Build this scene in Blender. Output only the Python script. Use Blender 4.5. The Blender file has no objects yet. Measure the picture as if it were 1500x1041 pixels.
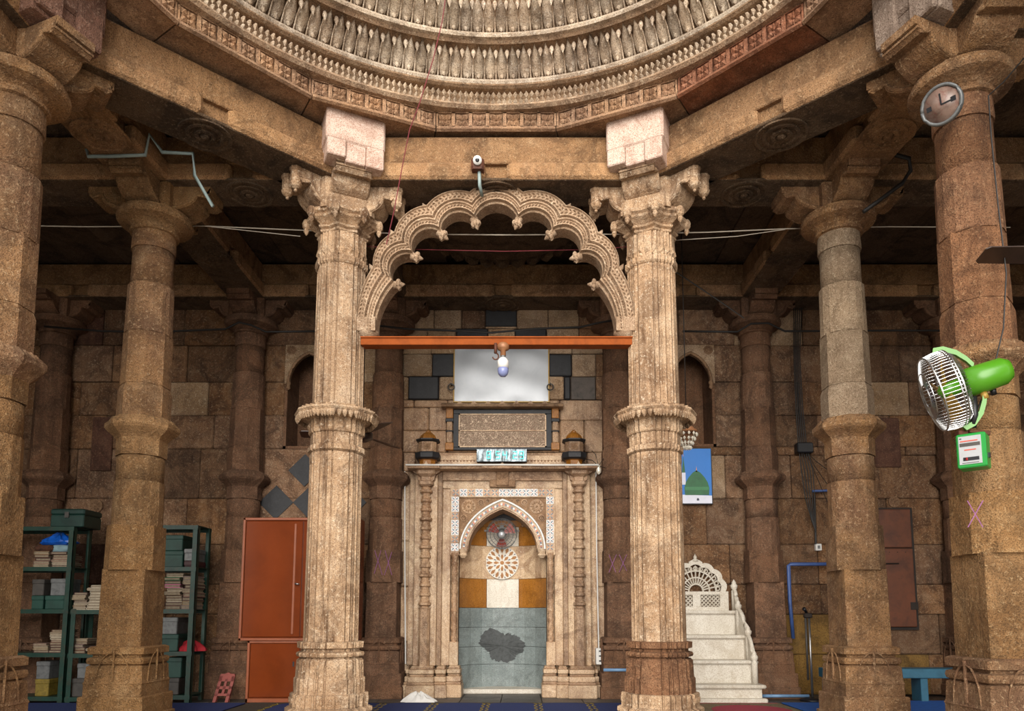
import bpy, math, random
from math import sin, cos, pi, radians, sqrt
random.seed(11)
S = bpy.context.scene
COL = S.collection
# ------------------------------------------------------------------ camera, world, light
F, TH, PX, PY, CX, CH = 1061.76, .1141, 763.06, 777.82, .1955, .8374
cam = bpy.data.cameras.new('camera'); co = bpy.data.objects.new('camera', cam); COL.objects.link(co)
co.location = (CX, 0, CH); co.rotation_euler = (pi/2+TH, 0, 0)
cam.sensor_width = 36; cam.sensor_fit = 'HORIZONTAL'; cam.lens = F/1500*36
cam.shift_x = (750-PX)/1500; cam.shift_y = (PY-520.5)/1500; cam.clip_start = .02
S.camera = co
w = bpy.data.worlds.new('world'); S.world = w; w.use_nodes = True
bg = w.node_tree.nodes['Background']; bg.inputs[0].default_value = (1, .965, .92, 1); bg.inputs[1].default_value = .85
sl = bpy.data.lights.new('courtyard_daylight', 'SUN'); so = bpy.data.objects.new('courtyard_daylight', sl); COL.objects.link(so)
sl.energy = 4.3; sl.angle = radians(55); sl.color = (1, .955, .89)
so.rotation_euler = (radians(73), 0, radians(-5))
S.view_settings.view_transform = 'Standard'; S.view_settings.look = 'None'
S.view_settings.exposure = .5; S.view_settings.gamma = 1; S.view_settings.use_curve_mapping = False

def at(u, v, Y):
    """surveyed point: photo position u,v of something known to stand at depth Y -> (X, Z)"""
    a = (u-PX)/F; b = (PY-v)/F
    t = Y/(cos(TH)-b*sin(TH))
    return CX+a*t, CH+(sin(TH)+b*cos(TH))*t
def rect(u0, v0, u1, v1, Y):
    x0, _ = at(u0, (v0+v1)/2, Y); x1, _ = at(u1, (v0+v1)/2, Y)
    return x0, x1, at((u0+u1)/2, v1, Y)[1], at((u0+u1)/2, v0, Y)[1]

# ------------------------------------------------------------------ materials
def srgb(h):
    h = h.lstrip('#'); c = [int(h[i:i+2], 16)/255 for i in (0, 2, 4)]
    return tuple(x/12.92 if x <= .04045 else ((x+.055)/1.055)**2.4 for x in c)+(1,)
class NT:
    def __init__(s, name):
        s.m = bpy.data.materials.new(name); s.m.use_nodes = True; s.t = s.m.node_tree
        s.b = s.t.nodes['Principled BSDF']
    def n(s, k, **kw):
        q = s.t.nodes.new(k)
        for a, b in kw.items(): setattr(q, a, b)
        return q
    def l(s, a, b): s.t.links.new(a, b)
    def noise(s, vec, scale, detail=5, rough=.6, dist=0.):
        q = s.n('ShaderNodeTexNoise'); q.inputs['Scale'].default_value = scale; q.inputs['Detail'].default_value = detail
        q.inputs['Roughness'].default_value = rough; q.inputs['Distortion'].default_value = dist
        s.l(vec, q.inputs['Vector']); return q.outputs['Fac']
    def ramp(s, fac, stops):
        q = s.n('ShaderNodeValToRGB'); e = q.color_ramp.elements
        while len(e) < len(stops): e.new(.5)
        for x, (p, c) in zip(e, stops): x.position = p; x.color = c if len(c) == 4 else c+(1,)
        s.l(fac, q.inputs[0]); return q.outputs[0]
    def mix(s, fac, a, b, mode='MIX'):
        q = s.n('ShaderNodeMix', data_type='RGBA', blend_type=mode)
        for v, i in ((fac, 0), (a, 6), (b, 7)):
            if hasattr(v, 'is_output'): s.l(v, q.inputs[i])
            else: q.inputs[i].default_value = v
        return q.outputs[2]
    def math(s, op, a, b=None):
        q = s.n('ShaderNodeMath', operation=op)
        for v, i in ((a, 0), (b, 1)):
            if v is None: continue
            if hasattr(v, 'is_output'): s.l(v, q.inputs[i])
            else: q.inputs[i].default_value = v
        return q.outputs[0]
    def pos(s, scale=(1, 1, 1)):
        g = s.n('ShaderNodeNewGeometry'); q = s.n('ShaderNodeVectorMath', operation='MULTIPLY')
        s.l(g.outputs['Position'], q.inputs[0]); q.inputs[1].default_value = scale; return q.outputs[0]
    def bump(s, h, strength=.5, dist=.01):
        q = s.n('ShaderNodeBump'); q.inputs['Strength'].default_value = strength; q.inputs['Distance'].default_value = dist
        s.l(h, q.inputs['Height']); s.l(q.outputs[0], s.b.inputs['Normal'])
G = lambda v: (v, v, v, 1)
def stone(name, a, b, dark, light, stain=.5, speck=.4, bump=.6, streak=.35, jitter=.25, rough=.85):
    t = NT(name); p = t.pos(); a, b, dark, light = map(srgb, (a, b, dark, light))
    big = t.noise(p, 1.7, 7, .65, .4); mid = t.noise(p, 7, 6, .7, .3); fine = t.noise(p, 46, 4, .75); grit = t.noise(p, 130, 2, .7)
    st = t.noise(t.pos((9, 9, .9)), 1., 6, .7, .5)
    c = t.mix(t.ramp(big, [(.36, G(0)), (.64, G(1))]), a, b)
    c = t.mix(t.math('MULTIPLY', t.ramp(mid, [(.5, G(0)), (.72, G(1))]), speck*.8), c, light)
    c = t.mix(t.math('MULTIPLY', t.ramp(st, [(.50, G(0)), (.68, G(1))]), streak), c, dark)
    c = t.mix(t.math('MULTIPLY', t.ramp(t.noise(p, 3.1, 8, .72, 1.2), [(.47, G(0)), (.60, G(1))]), stain*1.1), c, dark)
    c = t.mix(t.math('MULTIPLY', t.ramp(fine, [(.55, G(0)), (.66, G(1))]), speck*1.25), c, light)
    c = t.mix(t.math('MULTIPLY', t.ramp(grit, [(.38, G(1)), (.50, G(0))]), .65), c, dark)
    oi = t.n('ShaderNodeObjectInfo')
    hs = t.n('ShaderNodeHueSaturation'); t.l(c, hs.inputs['Color'])
    t.l(t.math('ADD', t.math('MULTIPLY', oi.outputs['Random'], 2*jitter), 1-jitter), hs.inputs['Value'])
    t.l(t.math('ADD', t.math('MULTIPLY', t.math('FRACT', t.math('MULTIPLY', oi.outputs['Random'], 7.3)), .5*jitter), 1-.25*jitter), hs.inputs['Saturation'])
    t.l(hs.outputs[0], t.b.inputs['Base Color']); t.b.inputs['Roughness'].default_value = rough
    t.b.inputs['Specular IOR Level'].default_value = .3
    h = t.math('ADD', t.math('ADD', t.math('MULTIPLY', fine, .7), t.math('MULTIPLY', grit, .35)), t.math('MULTIPLY', mid, 1.1))
    t.bump(h, bump, .035)
    return t.m
def plain(name, c, rough=.5, metal=0., var=.25, nscale=9, bump=0., dirt=None, dirtamt=.4, spec=.5):
    t = NT(name); p = t.pos(); c = srgb(c); d = tuple(x*(1-var*1.6) for x in c[:3])+(1,); l = tuple(min(1, x*(1+var)) for x in c[:3])+(1,)
    n = t.noise(p, nscale, 6, .65, .4)
    k = t.ramp(n, [(.3, d), (.5, c), (.72, l)])
    if dirt: k = t.mix(t.math('MULTIPLY', t.ramp(t.noise(p, nscale*1.7, 7, .7, 1), [(.52, G(0)), (.66, G(1))]), dirtamt), k, srgb(dirt))
    t.l(k, t.b.inputs['Base Color']); t.b.inputs['Roughness'].default_value = rough; t.b.inputs['Metallic'].default_value = metal
    t.b.inputs['Specular IOR Level'].default_value = spec
    if bump: t.bump(t.noise(p, nscale*5, 4, .7), bump, .006)
    return t.m
def emit(name, c, s):
    t = NT(name); t.b.inputs['Base Color'].default_value = srgb(c); t.b.inputs['Emission Color'].default_value = srgb(c); t.b.inputs['Emission Strength'].default_value = s
    return t.m
M = {}
M['wall']   = stone('wall_sandstone', '#7a5940', '#936f50', '#402c20', '#bfa486', .6, .5, .8, .5, .3)
M['wallw']  = stone('pale_wall_stone', '#a58766', '#bda083', '#5a4230', '#d9c6aa', .4, .5, .7, .25, .16)
M['wallr']  = stone('rusty_wall_stone', '#5c4031', '#684636', '#35211a', '#9c7a62', .5, .3, .6, .4, .12)
M['ochrew'] = stone('ochre_painted_stone', '#7a5a2a', '#8b6a36', '#3c2c18', '#a08050', .5, .3, .5, .4, .1)
M['mortar'] = stone('wall_mortar', '#57443a', '#6b5545', '#2b211b', '#8f7c68', .5, .4, .8, .3, 0)
M['slate']  = plain('black_slate', '#1f1f22', .6, 0, .3, 14, .3, '#39383c', .35)
M['slateb'] = plain('brown_slate', '#4c433c', .6, 0, .3, 14, .3)
M['col']    = stone('column_sandstone', '#87644a', '#a98056', '#4a3423', '#d0b08a', .45, .5, .8, .4, .1)
M['colo']   = stone('ochre_column_stone', '#8f6942', '#a98156', '#4a3622', '#cfae82', .4, .45, .9, .4, .08)
M['colg']   = stone('grey_column_stone', '#8a7560', '#a38c72', '#57442f', '#cbb79c', .35, .5, .7, .3, .08)
M['colr']   = stone('red_brown_column_stone', '#7d583d', '#94694a', '#432b1e', '#b8936f', .5, .4, .8, .4, .1)
M['colp']   = stone('carved_pale_column_stone', '#a98868', '#c3a585', '#5a3f2a', '#e8d6bc', .5, .45, .5, .95, .06)
M['pil']    = stone('pilaster_brown_stone', '#6d4f3b', '#835f46', '#38281d', '#a88a70', .5, .35, .6, .45, .1)
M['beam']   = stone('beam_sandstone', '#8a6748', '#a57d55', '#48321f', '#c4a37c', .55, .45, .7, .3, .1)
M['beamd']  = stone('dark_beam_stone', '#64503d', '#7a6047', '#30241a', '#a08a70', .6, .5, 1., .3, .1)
M['beamp']  = stone('beam_panel_stone', '#977150', '#b48a60', '#4c3622', '#d2b088', .5, .45, .7, .3, .1)
M['beamdp'] = M['beamd']
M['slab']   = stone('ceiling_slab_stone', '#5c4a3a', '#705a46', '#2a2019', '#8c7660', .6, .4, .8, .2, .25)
M['impw']   = stone('whitewashed_stone', '#c0a493', '#cfb8a8', '#84563f', '#e5d6c8', .35, .4, .4, .1, .05)
M['impr']   = stone('pinkish_block_stone', '#805b4a', '#926b58', '#48342a', '#ba9a86', .4, .5, .9, .2, .05)
M['impg']   = stone('greyish_block_stone', '#8d7a6c', '#a08c7c', '#57463a', '#c4b3a2', .4, .5, .6, .3, .05)
M['dome']   = stone('dome_carved_stone', '#97795f', '#b39577', '#4b382a', '#d6c2a6', .5, .5, .5, .3, .18)
M['domel']  = stone('petal_pale_stone', '#b8a088', '#d2bfa6', '#503c2c', '#f0e4d2', .45, .5, .4, .4, .2)
M['frieze'] = stone('frieze_carved_stone', '#9b785e', '#ae8866', '#4e3728', '#cfb08f', .45, .45, .5, .2, .12)
M['friezer']= stone('frieze_red_stone', '#8c5a41', '#a0694c', '#442a1d', '#c4977a', .45, .35, .5, .2, .12)
M['arch']   = stone('arch_carved_stone', '#9a7f66', '#b3967a', '#5a4431', '#dcc8ad', .4, .5, .4, .2, .05)
M['marble'] = stone('mihrab_marble', '#bc9d7c', '#cfb696', '#74523a', '#ecdec8', .55, .3, .2, .6, .12, .45)
M['marbled']= stone('mihrab_stained_marble', '#a58264', '#ba9a7a', '#583d2b', '#dcc6a8', .6, .35, .3, .6, .15, .5)
M['marblew']= stone('white_marble', '#c9c2b4', '#d8d2c6', '#a08f78', '#efeae0', .3, .2, .12, .25, .03, .4)
M['onyx']   = stone('orange_marble', '#8f5a1c', '#a26a28', '#5f3810', '#bd8a4c', .4, .25, .2, .15, .08, .35)
M['bluem']  = stone('blue_grey_marble', '#76807f', '#88918f', '#535856', '#b4bab5', .45, .25, .2, .15, .05, .5)
M['wet']    = plain('damp_patch', '#3f4242', .7, 0, .3, 30, .2)
M['floor']  = stone('floor_stone', '#4d4a47', '#5c5752', '#2e2b29', '#7d766c', .4, .3, .3, .05, .12, .45)
M['bounce_pave']   = stone('pale_bounce_paving', '#a89a86', '#b8ab98', '#7d7060', '#d0c6b4', .3, .3, .3, .05, .05, .6)  # pale tone chosen to throw light up to the soffits and ceiling
M['orange'] = plain('orange_paint', '#703214', .14, 0, .14, 3, .04, '#6b2c10', .3)
M['orangel']= plain('orange_paint_edge', '#8a4a2c', .35, 0, .15, 6, 0, '#7a3a1c', .4)
M['shutter']= plain('rust_paint', '#5f321a', .45, 0, .25, 5, .05, '#3f2214', .6)
M['tie']    = plain('tie_beam_paint', '#8a4418', .8, 0, .15, 8, 0, '#6f3614', .4, .2)
M['strap']  = plain('rusty_iron', '#5a3322', .7, .2, .3, 20, .2)
M['iron']   = plain('dark_iron', '#2a221d', .6, .3, .2, 12)
M['greenm'] = plain('green_steel', '#17392f', .42, .1, .25, 7, 0, '#5a3a28', .3)
M['greend'] = plain('dark_green_steel', '#1a3630', .35, .1, .3, 7, 0, '#0d1513', .4)
M['teal']   = plain('teal_box', '#1f443b', .5, .1, .25, 8, 0, '#16302b', .4)
M['greyb']  = plain('grey_tin', '#6c6e6e', .45, .3, .25, 25)
M['greyd']  = plain('dull_grey_tin', '#4a4642', .5, .2, .25, 15)
M['yell']   = plain('yellow_tin', '#7d6a28', .5, 0, .3, 25, 0, '#4d4216', .5)
M['maroon'] = plain('maroon_tin', '#3d1a1c', .5, 0, .3, 8)
M['bluep']  = plain('blue_plastic', '#1857b8', .3, 0, .3, 14)
M['cyanc']  = plain('pale_blue_cloth', '#7d98a0', .8, 0, .2, 14)
M['redc']   = plain('red_cloth', '#a51c28', .8, 0, .3, 12)
M['dkc']    = plain('patterned_dark_cloth', '#4a2c1c', .9, 0, .5, 40)
for i, c in enumerate(('#8f7a5c', '#6f5a48', '#85695a', '#b0a490', '#5f4433', '#7c6c66', '#523a34', '#94846c')): M['book%d' % i] = plain('book_cover_%s' % 'abcdefgh'[i], c, .8, 0, .2, 30)
M['page'] = plain('old_paper', '#8d7f6b', .9, 0, .2, 40); M['bookpink'] = plain('pink_book', '#c2748e', .7, 0, .1); M['bookgreen'] = plain('green_book', '#2c5a34', .7, 0, .1)
M['fang']   = plain('green_enamel', '#4c8c1c', .3, 0, .06, 4)
M['boxg']   = plain('green_plastic', '#1f8f3a', .35, 0, .08, 4)
M['chrome'] = plain('chrome_wire', '#a8a8a8', .28, .9, .05, 9)
M['steel']  = plain('polished_steel', '#8b8d90', .42, .95, .07, 4, .03)
M['white']  = plain('white_plastic', '#d9d7d2', .45, 0, .05, 9)
M['cloth']  = plain('white_cloth', '#d5d2cd', .9, 0, .08, 20)
M['black']  = plain('black_plastic', '#16161a', .4, 0, .2, 9)
M['wire']   = plain('black_cable', '#1a1613', .6, 0, .2, 9)
M['cord']   = plain('pale_cord', '#b3a898', .7, 0, .1, 9)
M['redcord']= plain('red_cord', '#6e2028', .7, 0, .2, 9)
M['pipe']   = plain('grey_pvc', '#8a9a98', .5, 0, .15, 9)
M['bpipe']  = plain('blue_pvc', '#41598f', .45, 0, .15, 9)
M['bwhite'] = plain('pale_blue_pvc', '#6f93b8', .45, 0, .15, 9)
M['carpet'] = plain('brown_carpet', '#3d352c', .95, 0, .3, 60, .4, '#6b5a28', .5)
M['carpb']  = plain('blue_carpet', '#172a60', .95, 0, .15, 60, .4)
M['carpm']  = plain('bright_blue_mat', '#1d55a3', .8, 0, .15, 20)
M['rugr']   = plain('red_rug', '#96263a', .95, 0, .15, 60, .4)
M['rugf']   = plain('floral_rug', '#6d6044', .95, 0, .5, 45, .4, '#8e3a34', .6)
M['benchb'] = plain('blue_bench_paint', '#33647a', .5, 0, .15, 8)
M['rehal']  = plain('red_brown_wood', '#8a4036', .6, 0, .15, 15)
M['fanbl']  = plain('brown_fan_blade', '#3a2a22', .35, 0, .2, 8)
M['fanred'] = plain('red_fan_blade', '#8a3a30', .35, 0, .1, 8)
M['mosb']   = plain('mosaic_blue', '#2d3548', .3, 0, .3, 30); M['mosw'] = plain('mosaic_pearl', '#b2b3b0', .25, 0, .15, 30)
M['moso']   = plain('mosaic_orange', '#a8501e', .35, 0, .2, 30)
M['carv']   = stone('carved_relief_stone', '#84664e', '#977759', '#4a3424', '#b89a7a', .4, .4, .4, .1, .05)
M['inscr']  = NT('inscription_relief').m
M['bulb']   = plain('blue_grey_bulb_glass', '#7e86b0', .15, 0, .05, 9)
M['brass']  = plain('rusty_holder', '#9a6a48', .5, .2, .2, 12)
M['sky']    = plain('printed_blue_sky', '#2272c4', .5, 0, .05, 3); M['pgreen'] = plain('printed_green_dome', '#1f5f35', .5, 0, .2, 9)
M['pgreenl']= plain('printed_light_green', '#35784a', .5, 0, .1, 9); M['pwhite'] = plain('printed_white', '#d6d8e6', .5, 0, .05, 9)
M['porange']= plain('printed_orange', '#c88a58', .5, 0, .05, 9)
M['chalk']  = plain('pink_chalk', '#94608a', .9, 0, .2, 40)
M['crystal']= plain('crystal', '#e8e2d2', .05, .3, .1, 9)
M['led']    = emit('led_teal', '#4fd8c8', .55)
M['film']   = plain('crinkled_film', '#8c989e', .22, .5, .5, 22, .5)
M['gold']   = plain('yellow_frame', '#9c7a34', .5, .2, .2, 12)
M['red']    = plain('red_button', '#d02020', .4); M['redt'] = plain('red_print', '#c8503c', .5)
M['silver'] = plain('silver_label', '#b9bbbd', .35, .4, .06, 9)
M['clockf'] = plain('clock_face', '#7d675c', .3, 0, .3, 14, 0, '#6b2c26', .6)
# inscription: tangled relief lettering
def inscr():
    t = NT('inscription_relief'); p = t.pos((1, 1, 1)); v = t.noise(p, 26, 3, .5, 2.6)
    line = t.ramp(t.math('ABSOLUTE', t.math('SUBTRACT', v, .5)), [(.0, G(1)), (.035, G(1)), (.07, G(0))])
    c = t.mix(line, srgb('#8d7461'), srgb('#d0b69c')); t.l(c, t.b.inputs['Base Color']); t.b.inputs['Roughness'].default_value = .8
    t.bump(line, 1., .012); return t.m
M['inscr'] = inscr()

# ------------------------------------------------------------------ mesh kit
class MB:
    def __init__(s): s.v = []; s.f = []; s.mi = []; s.sm = []
    def add(s, vs, fs, mi=0, smooth=False):
        o = len(s.v); s.v += [tuple(p) for p in vs]
        for q in fs: s.f.append(tuple(i+o for i in q)); s.mi.append(mi); s.sm.append(smooth)
        return s
    def box(s, x0, x1, y0, y1, z0, z1, mi=0):
        return s.add([(x, y, z) for z in (z0, z1) for y in (y0, y1) for x in (x0, x1)],
                     [(0, 2, 3, 1), (4, 5, 7, 6), (0, 1, 5, 4), (2, 6, 7, 3), (0, 4, 6, 2), (1, 3, 7, 5)], mi)
    def cbox(s, x0, x1, y0, y1, z0, z1, c=.01, mi=0):
        """box with chamfered edges"""
        c = min(c, (x1-x0)*.3, (y1-y0)*.45, (z1-z0)*.3)
        def ring(z, d): return [(x0+c+d, y0+d, z), (x1-c-d, y0+d, z), (x1-d, y0+c+d, z), (x1-d, y1-c-d, z), (x1-c-d, y1-d, z), (x0+c+d, y1-d, z), (x0+d, y1-c-d, z), (x0+d, y0+c+d, z)]
        return s.loft([ring(z0, c*.8), ring(z0+c, 0), ring(z1-c, 0), ring(z1, c*.8)], mi=mi)
    def loft(s, rings, mi=0, smooth=False, cap=True, closed=True):
        n = len(rings[0]); vs = [p for r in rings for p in r]; fs = []
        for k in range(len(rings)-1):
            for i in range(n if closed else n-1):
                j = (i+1) % n; fs.append((k*n+i, k*n+j, (k+1)*n+j, (k+1)*n+i))
        if cap and closed: fs.append(tuple(range(n-1, -1, -1))); fs.append(tuple((len(rings)-1)*n+i for i in range(n)))
        return s.add(vs, fs, mi, smooth)
    def stack(s, poly, prof, cx=0, cy=0, rot=0, mi=0, smooth=False):
        """poly: unit outline; prof: [(scale, z)...] bottom to top"""
        c, d = cos(rot), sin(rot)
        return s.loft([[(cx+r*(x*c-y*d), cy+r*(x*d+y*c), z) for x, y in poly] for r, z in prof], mi, smooth)
    def lathe(s, prof, n=24, cx=0, cy=0, mi=0, smooth=True):
        return s.stack(ngon(n), prof, cx, cy, 0, mi, smooth)
    def tube(s, pts, r, n=6, mi=0, cap=True):
        rings = []; N = len(pts)
        for i, p in enumerate(pts):
            a = pts[max(i-1, 0)]; b = pts[min(i+1, N-1)]; d = [b[k]-a[k] for k in range(3)]
            L = sqrt(sum(x*x for x in d)) or 1; d = [x/L for x in d]
            up = (0, 0, 1) if abs(d[2]) < .9 else (0, 1, 0)
            e = [d[1]*up[2]-d[2]*up[1], d[2]*up[0]-d[0]*up[2], d[0]*up[1]-d[1]*up[0]]; L = sqrt(sum(x*x for x in e)); e = [x/L for x in e]
            g = [e[1]*d[2]-e[2]*d[1], e[2]*d[0]-e[0]*d[2], e[0]*d[1]-e[1]*d[0]]
            rr = r[i] if isinstance(r, (list, tuple)) else r
            rings.append([tuple(p[k]+rr*(cos(2*pi*j/n)*e[k]+sin(2*pi*j/n)*g[k]) for k in range(3)) for j in range(n)])
        return s.loft(rings, mi, n > 5, cap)
    def extr(s, poly, y0, y1, mi=0):
        """polygon in x,z extruded along y"""
        return s.loft([[(x, y0, z) for x, z in poly], [(x, y1, z) for x, z in poly]], mi)
    def xform(s, fn, start=0):
        s.v[start:] = [tuple(fn(*p)) for p in s.v[start:]]; return s
    def rotz(s, a, start=0, about=(0, 0)):
        c, d = cos(a), sin(a); ax, ay = about
        return s.xform(lambda x, y, z: (ax+(x-ax)*c-(y-ay)*d, ay+(x-ax)*d+(y-ay)*c, z), start)
    def mesh(s, name):
        m = bpy.data.meshes.new(name); m.from_pydata(s.v, [], s.f); m.update()
        m.polygons.foreach_set('material_index', s.mi); m.polygons.foreach_set('use_smooth', s.sm)
        import bmesh; b = bmesh.new(); b.from_mesh(m); bmesh.ops.recalc_face_normals(b, faces=b.faces); b.to_mesh(m); b.free()
        return m
def ngon(n, ph=None):
    ph = pi/n if ph is None else ph
    return [(cos(2*pi*i/n+ph), sin(2*pi*i/n+ph)) for i in range(n)]
def sq(): return [(-1, -1), (1, -1), (1, 1), (-1, 1)]
def octc(k):   # square with cut corners, unit half width
    return [(-k, -1), (k, -1), (1, -k), (1, k), (k, 1), (-k, 1), (-1, k), (-1, -k)]
def redent(levels=((1, .30), (.88, .30), (.88, .36), (.94, .36), (.94, .50), (.80, .50), (.80, .56), (.84, .56), (.84, .60), (.74, .60), (.74, .74), (.60, .74), (.60, .84), (.56, .84), (.56, .80), (.50, .80), (.50, .94), (.36, .94), (.36, .88), (.30, .88), (.30, 1))):
    out = []
    for k in range(4):
        c, d = round(cos(k*pi/2)), round(sin(k*pi/2))
        out += [(x*c-y*d, x*d+y*c) for x, y in levels]
    return out
def obj(name, me, mat, parent=None, loc=(0, 0, 0), rot=(0, 0, 0), world=False):
    if isinstance(me, MB): me = me.mesh(name)
    mats = mat if isinstance(mat, (list, tuple)) else [mat]
    if not me.materials:
        for k in mats: me.materials.append(M[k])
    o = bpy.data.objects.new(name, me); COL.objects.link(o); o.location = loc; o.rotation_euler = rot
    if parent:
        o.parent = parent
        if world:
            p = parent; L = [0, 0, 0]
            while p: L = [L[k]+p.location[k] for k in range(3)]; p = p.parent
            o.location = [loc[k]-L[k] for k in range(3)]
    return o
def tag(o, label, cat, group=None):
    o['label'] = label; o['category'] = cat
    if group: o['group'] = group
    return o
def thing(name, label, cat, loc=(0, 0, 0), group=None, rotz=0):
    o = bpy.data.objects.new(name, None); COL.objects.link(o); o.location = loc; o.rotation_euler = (0, 0, rotz); o.empty_display_size = .1
    return tag(o, label, cat, group)
def struct(name, me, mat, parent=None):
    o = obj(name, me, mat, parent); o['kind'] = 'structure'; return o
def wpart(name, mb, mat, parent): return obj(name, mb, mat, parent, world=True)

XI, XO, XF, XN = 1.235, 2.743, 4.85, 2.83    # column lines (XN: nearest columns)
YC, YF, YW, YB = 5.51, 4.02, 7.60, 7.74      # column row, front row, wall pilasters, wall face
ZB = 4.20                                      # underside of the beams
YO = 2.92                                      # centre of the dome

# ================================================================== SETTING
fl = struct('floor', MB().box(-6.4, 6.4, -3, 8.2, -.3, -.02), 'mortar')
for i in range(32):
    for j in range(9):
        x = -6.4+i*.4; y = 5.6+j*.3
        if abs(x+.2) < 3.6 and y < 7.75:
            obj('floor_slab', MB().cbox(x+.003, x+.397, y+.003, y+.297, -.06, 0+random.uniform(-.003, 0), .004), 'floor', fl)
obj('bounce_paving', MB().box(-6.4, 6.4, -3, 5.6, -.1, -.004), 'bounce_pave', fl)  # floor out of view, made pale as a reflector for bounced light
for n, x in (('wall_left', -6.4), ('wall_right', 6.2)):
    struct(n, MB().box(x, x+.2, 1.2, 8.2, 0, 4.7), 'wall')

# --- unseen facade piers behind the viewer, added to shade the side bays
struct('facade_shade_piers', MB().box(-6.4, -3.5, -2.2, -1.4, 0, 5.4).box(3.5, 6.4, -2.2, -1.4, 0, 5.4), 'wall')
# --- ceiling slabs over the aisles
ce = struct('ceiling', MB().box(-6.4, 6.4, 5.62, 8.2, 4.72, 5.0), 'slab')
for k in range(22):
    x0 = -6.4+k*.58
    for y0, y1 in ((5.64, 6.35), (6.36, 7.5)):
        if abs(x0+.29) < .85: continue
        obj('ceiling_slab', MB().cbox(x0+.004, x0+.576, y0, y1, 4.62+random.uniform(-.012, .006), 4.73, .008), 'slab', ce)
for s in (-1, 1):
    obj('corner_slab', MB().extr([(0, 0)], 0, 0) if 0 else MB().loft([[(s*1.3, 5.62, z), (s*2.85, 5.62, z), (s*2.85, 4.05, z)] for z in (4.62, 4.95)]), 'slab', ce)
    obj('side_slab', MB().box(min(s*2.8, s*6.4), max(s*2.8, s*6.4), 1.2, 5.62, 4.62, 4.95), 'slab', ce)

# --- back wall: core, then every stone block by itself
x0m, x1m, zb_, zt_ = rect(672, 735, 800, 1005, YB)
NW = .47                                       # mihrab niche half width
holes = []                                     # (x0,x1,z0,z1) kept free of blocks
nicheL = rect(417, 508, 461, 657, YB); nicheR = rect(993, 508, 1047, 654, YB)
nicheL = (nicheL[0], nicheL[0]+.52, nicheL[2], nicheL[3]+.02); nicheR = (nicheR[1]-.52, nicheR[1], nicheR[2], nicheR[3]+.02)
core = MB()
def wallcore(xs, zs, test):
    for i in range(len(xs)-1):
        for j in range(len(zs)-1):
            if not test((xs[i]+xs[i+1])/2, (zs[j]+zs[j+1])/2): core.box(xs[i], xs[i+1], YB+.035, YB+.45, zs[j], zs[j+1])
nh = [nicheL, nicheR, (-NW, NW, 0, 2.2)]
inh = lambda x, z: any(a < x < b and c < z < d for a, b, c, d in nh)
wallcore(sorted([-6.4, 6.4]+[q for h in nh for q in h[:2]]), sorted(set([0, 4.8]+[q for h in nh for q in h[2:]])), inh)
core.box(-6.4, 6.4, YB+.45, YB+.8, 0, 4.8)
wb = struct('wall_back', core, 'mortar')
def block(x0, x1, z0, z1, mat='wall', proud=0., g=.0025):
    d = random.uniform(-.008, .010)+proud
    return obj('stone_block', MB().cbox(x0+g, x1-g, YB-d, YB+.06, z0+g, z1-g, random.uniform(.006, .014)), mat, wb)
CXL, CXR = at(583, 600, YB)[0], at(888, 600, YB)[0]
ztop = at(740, 437, YB)[1]
z = 0.; zs = [0.]
while z < 4.62:
    z += random.uniform(.3, .5); zs.append(z)
zs[-1] = 4.7
def fill(xa, xb, z0, z1, matf):
    cuts = [h for h in nh[:2] if h[2] < z1-.02 and h[3] > z0+.02 and h[0] < xb and h[1] > xa]
    segs = [(xa, xb)]
    for h in cuts:
        ns = []
        for a, b in segs:
            if h[0] > a: ns.append((a, min(b, h[0])))
            if h[1] < b: ns.append((max(a, h[1]), b))
            if h[0] > b or h[1] < a: pass
        segs = [(a, b) for a, b in ns if b-a > .02]
    for a, b in segs:
        x = a
        while x < b-.01:
            L = random.uniform(.4, .95); e = x+L
            if b-e < .25: e = b
            block(x, e, z0, z1, matf(x, z0)); x = e
# split the courses at the niche edges so that blocks stop cleanly around them
def courses(xa, xb, hole):
    cs = sorted(set(zs+[hole[2], hole[3]])); out = [cs[0]]
    for q in cs[1:]:
        if q-out[-1] < .09 and q not in hole[2:]: continue
        if q-out[-1] < .09: out[-1] = q; continue
        out.append(q)
    for a, b in zip(out, out[1:]):
        def mf(x, z):
            r = random.random()
            if x > 2.6 and z < .65 and x < 4.2: return 'ochrew' if r < .6 else 'wall'
            if abs(x) < 2.3 and z > 1.0 and r < .3: return 'wallw'
            return 'wallr' if r > .975 else 'wallw' if r < .05 else 'wall'
        fill(xa, xb, a, b, mf)
courses(-6.4, CXL-.02, nicheL); courses(CXR+.02, 6.4, nicheR)
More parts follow.
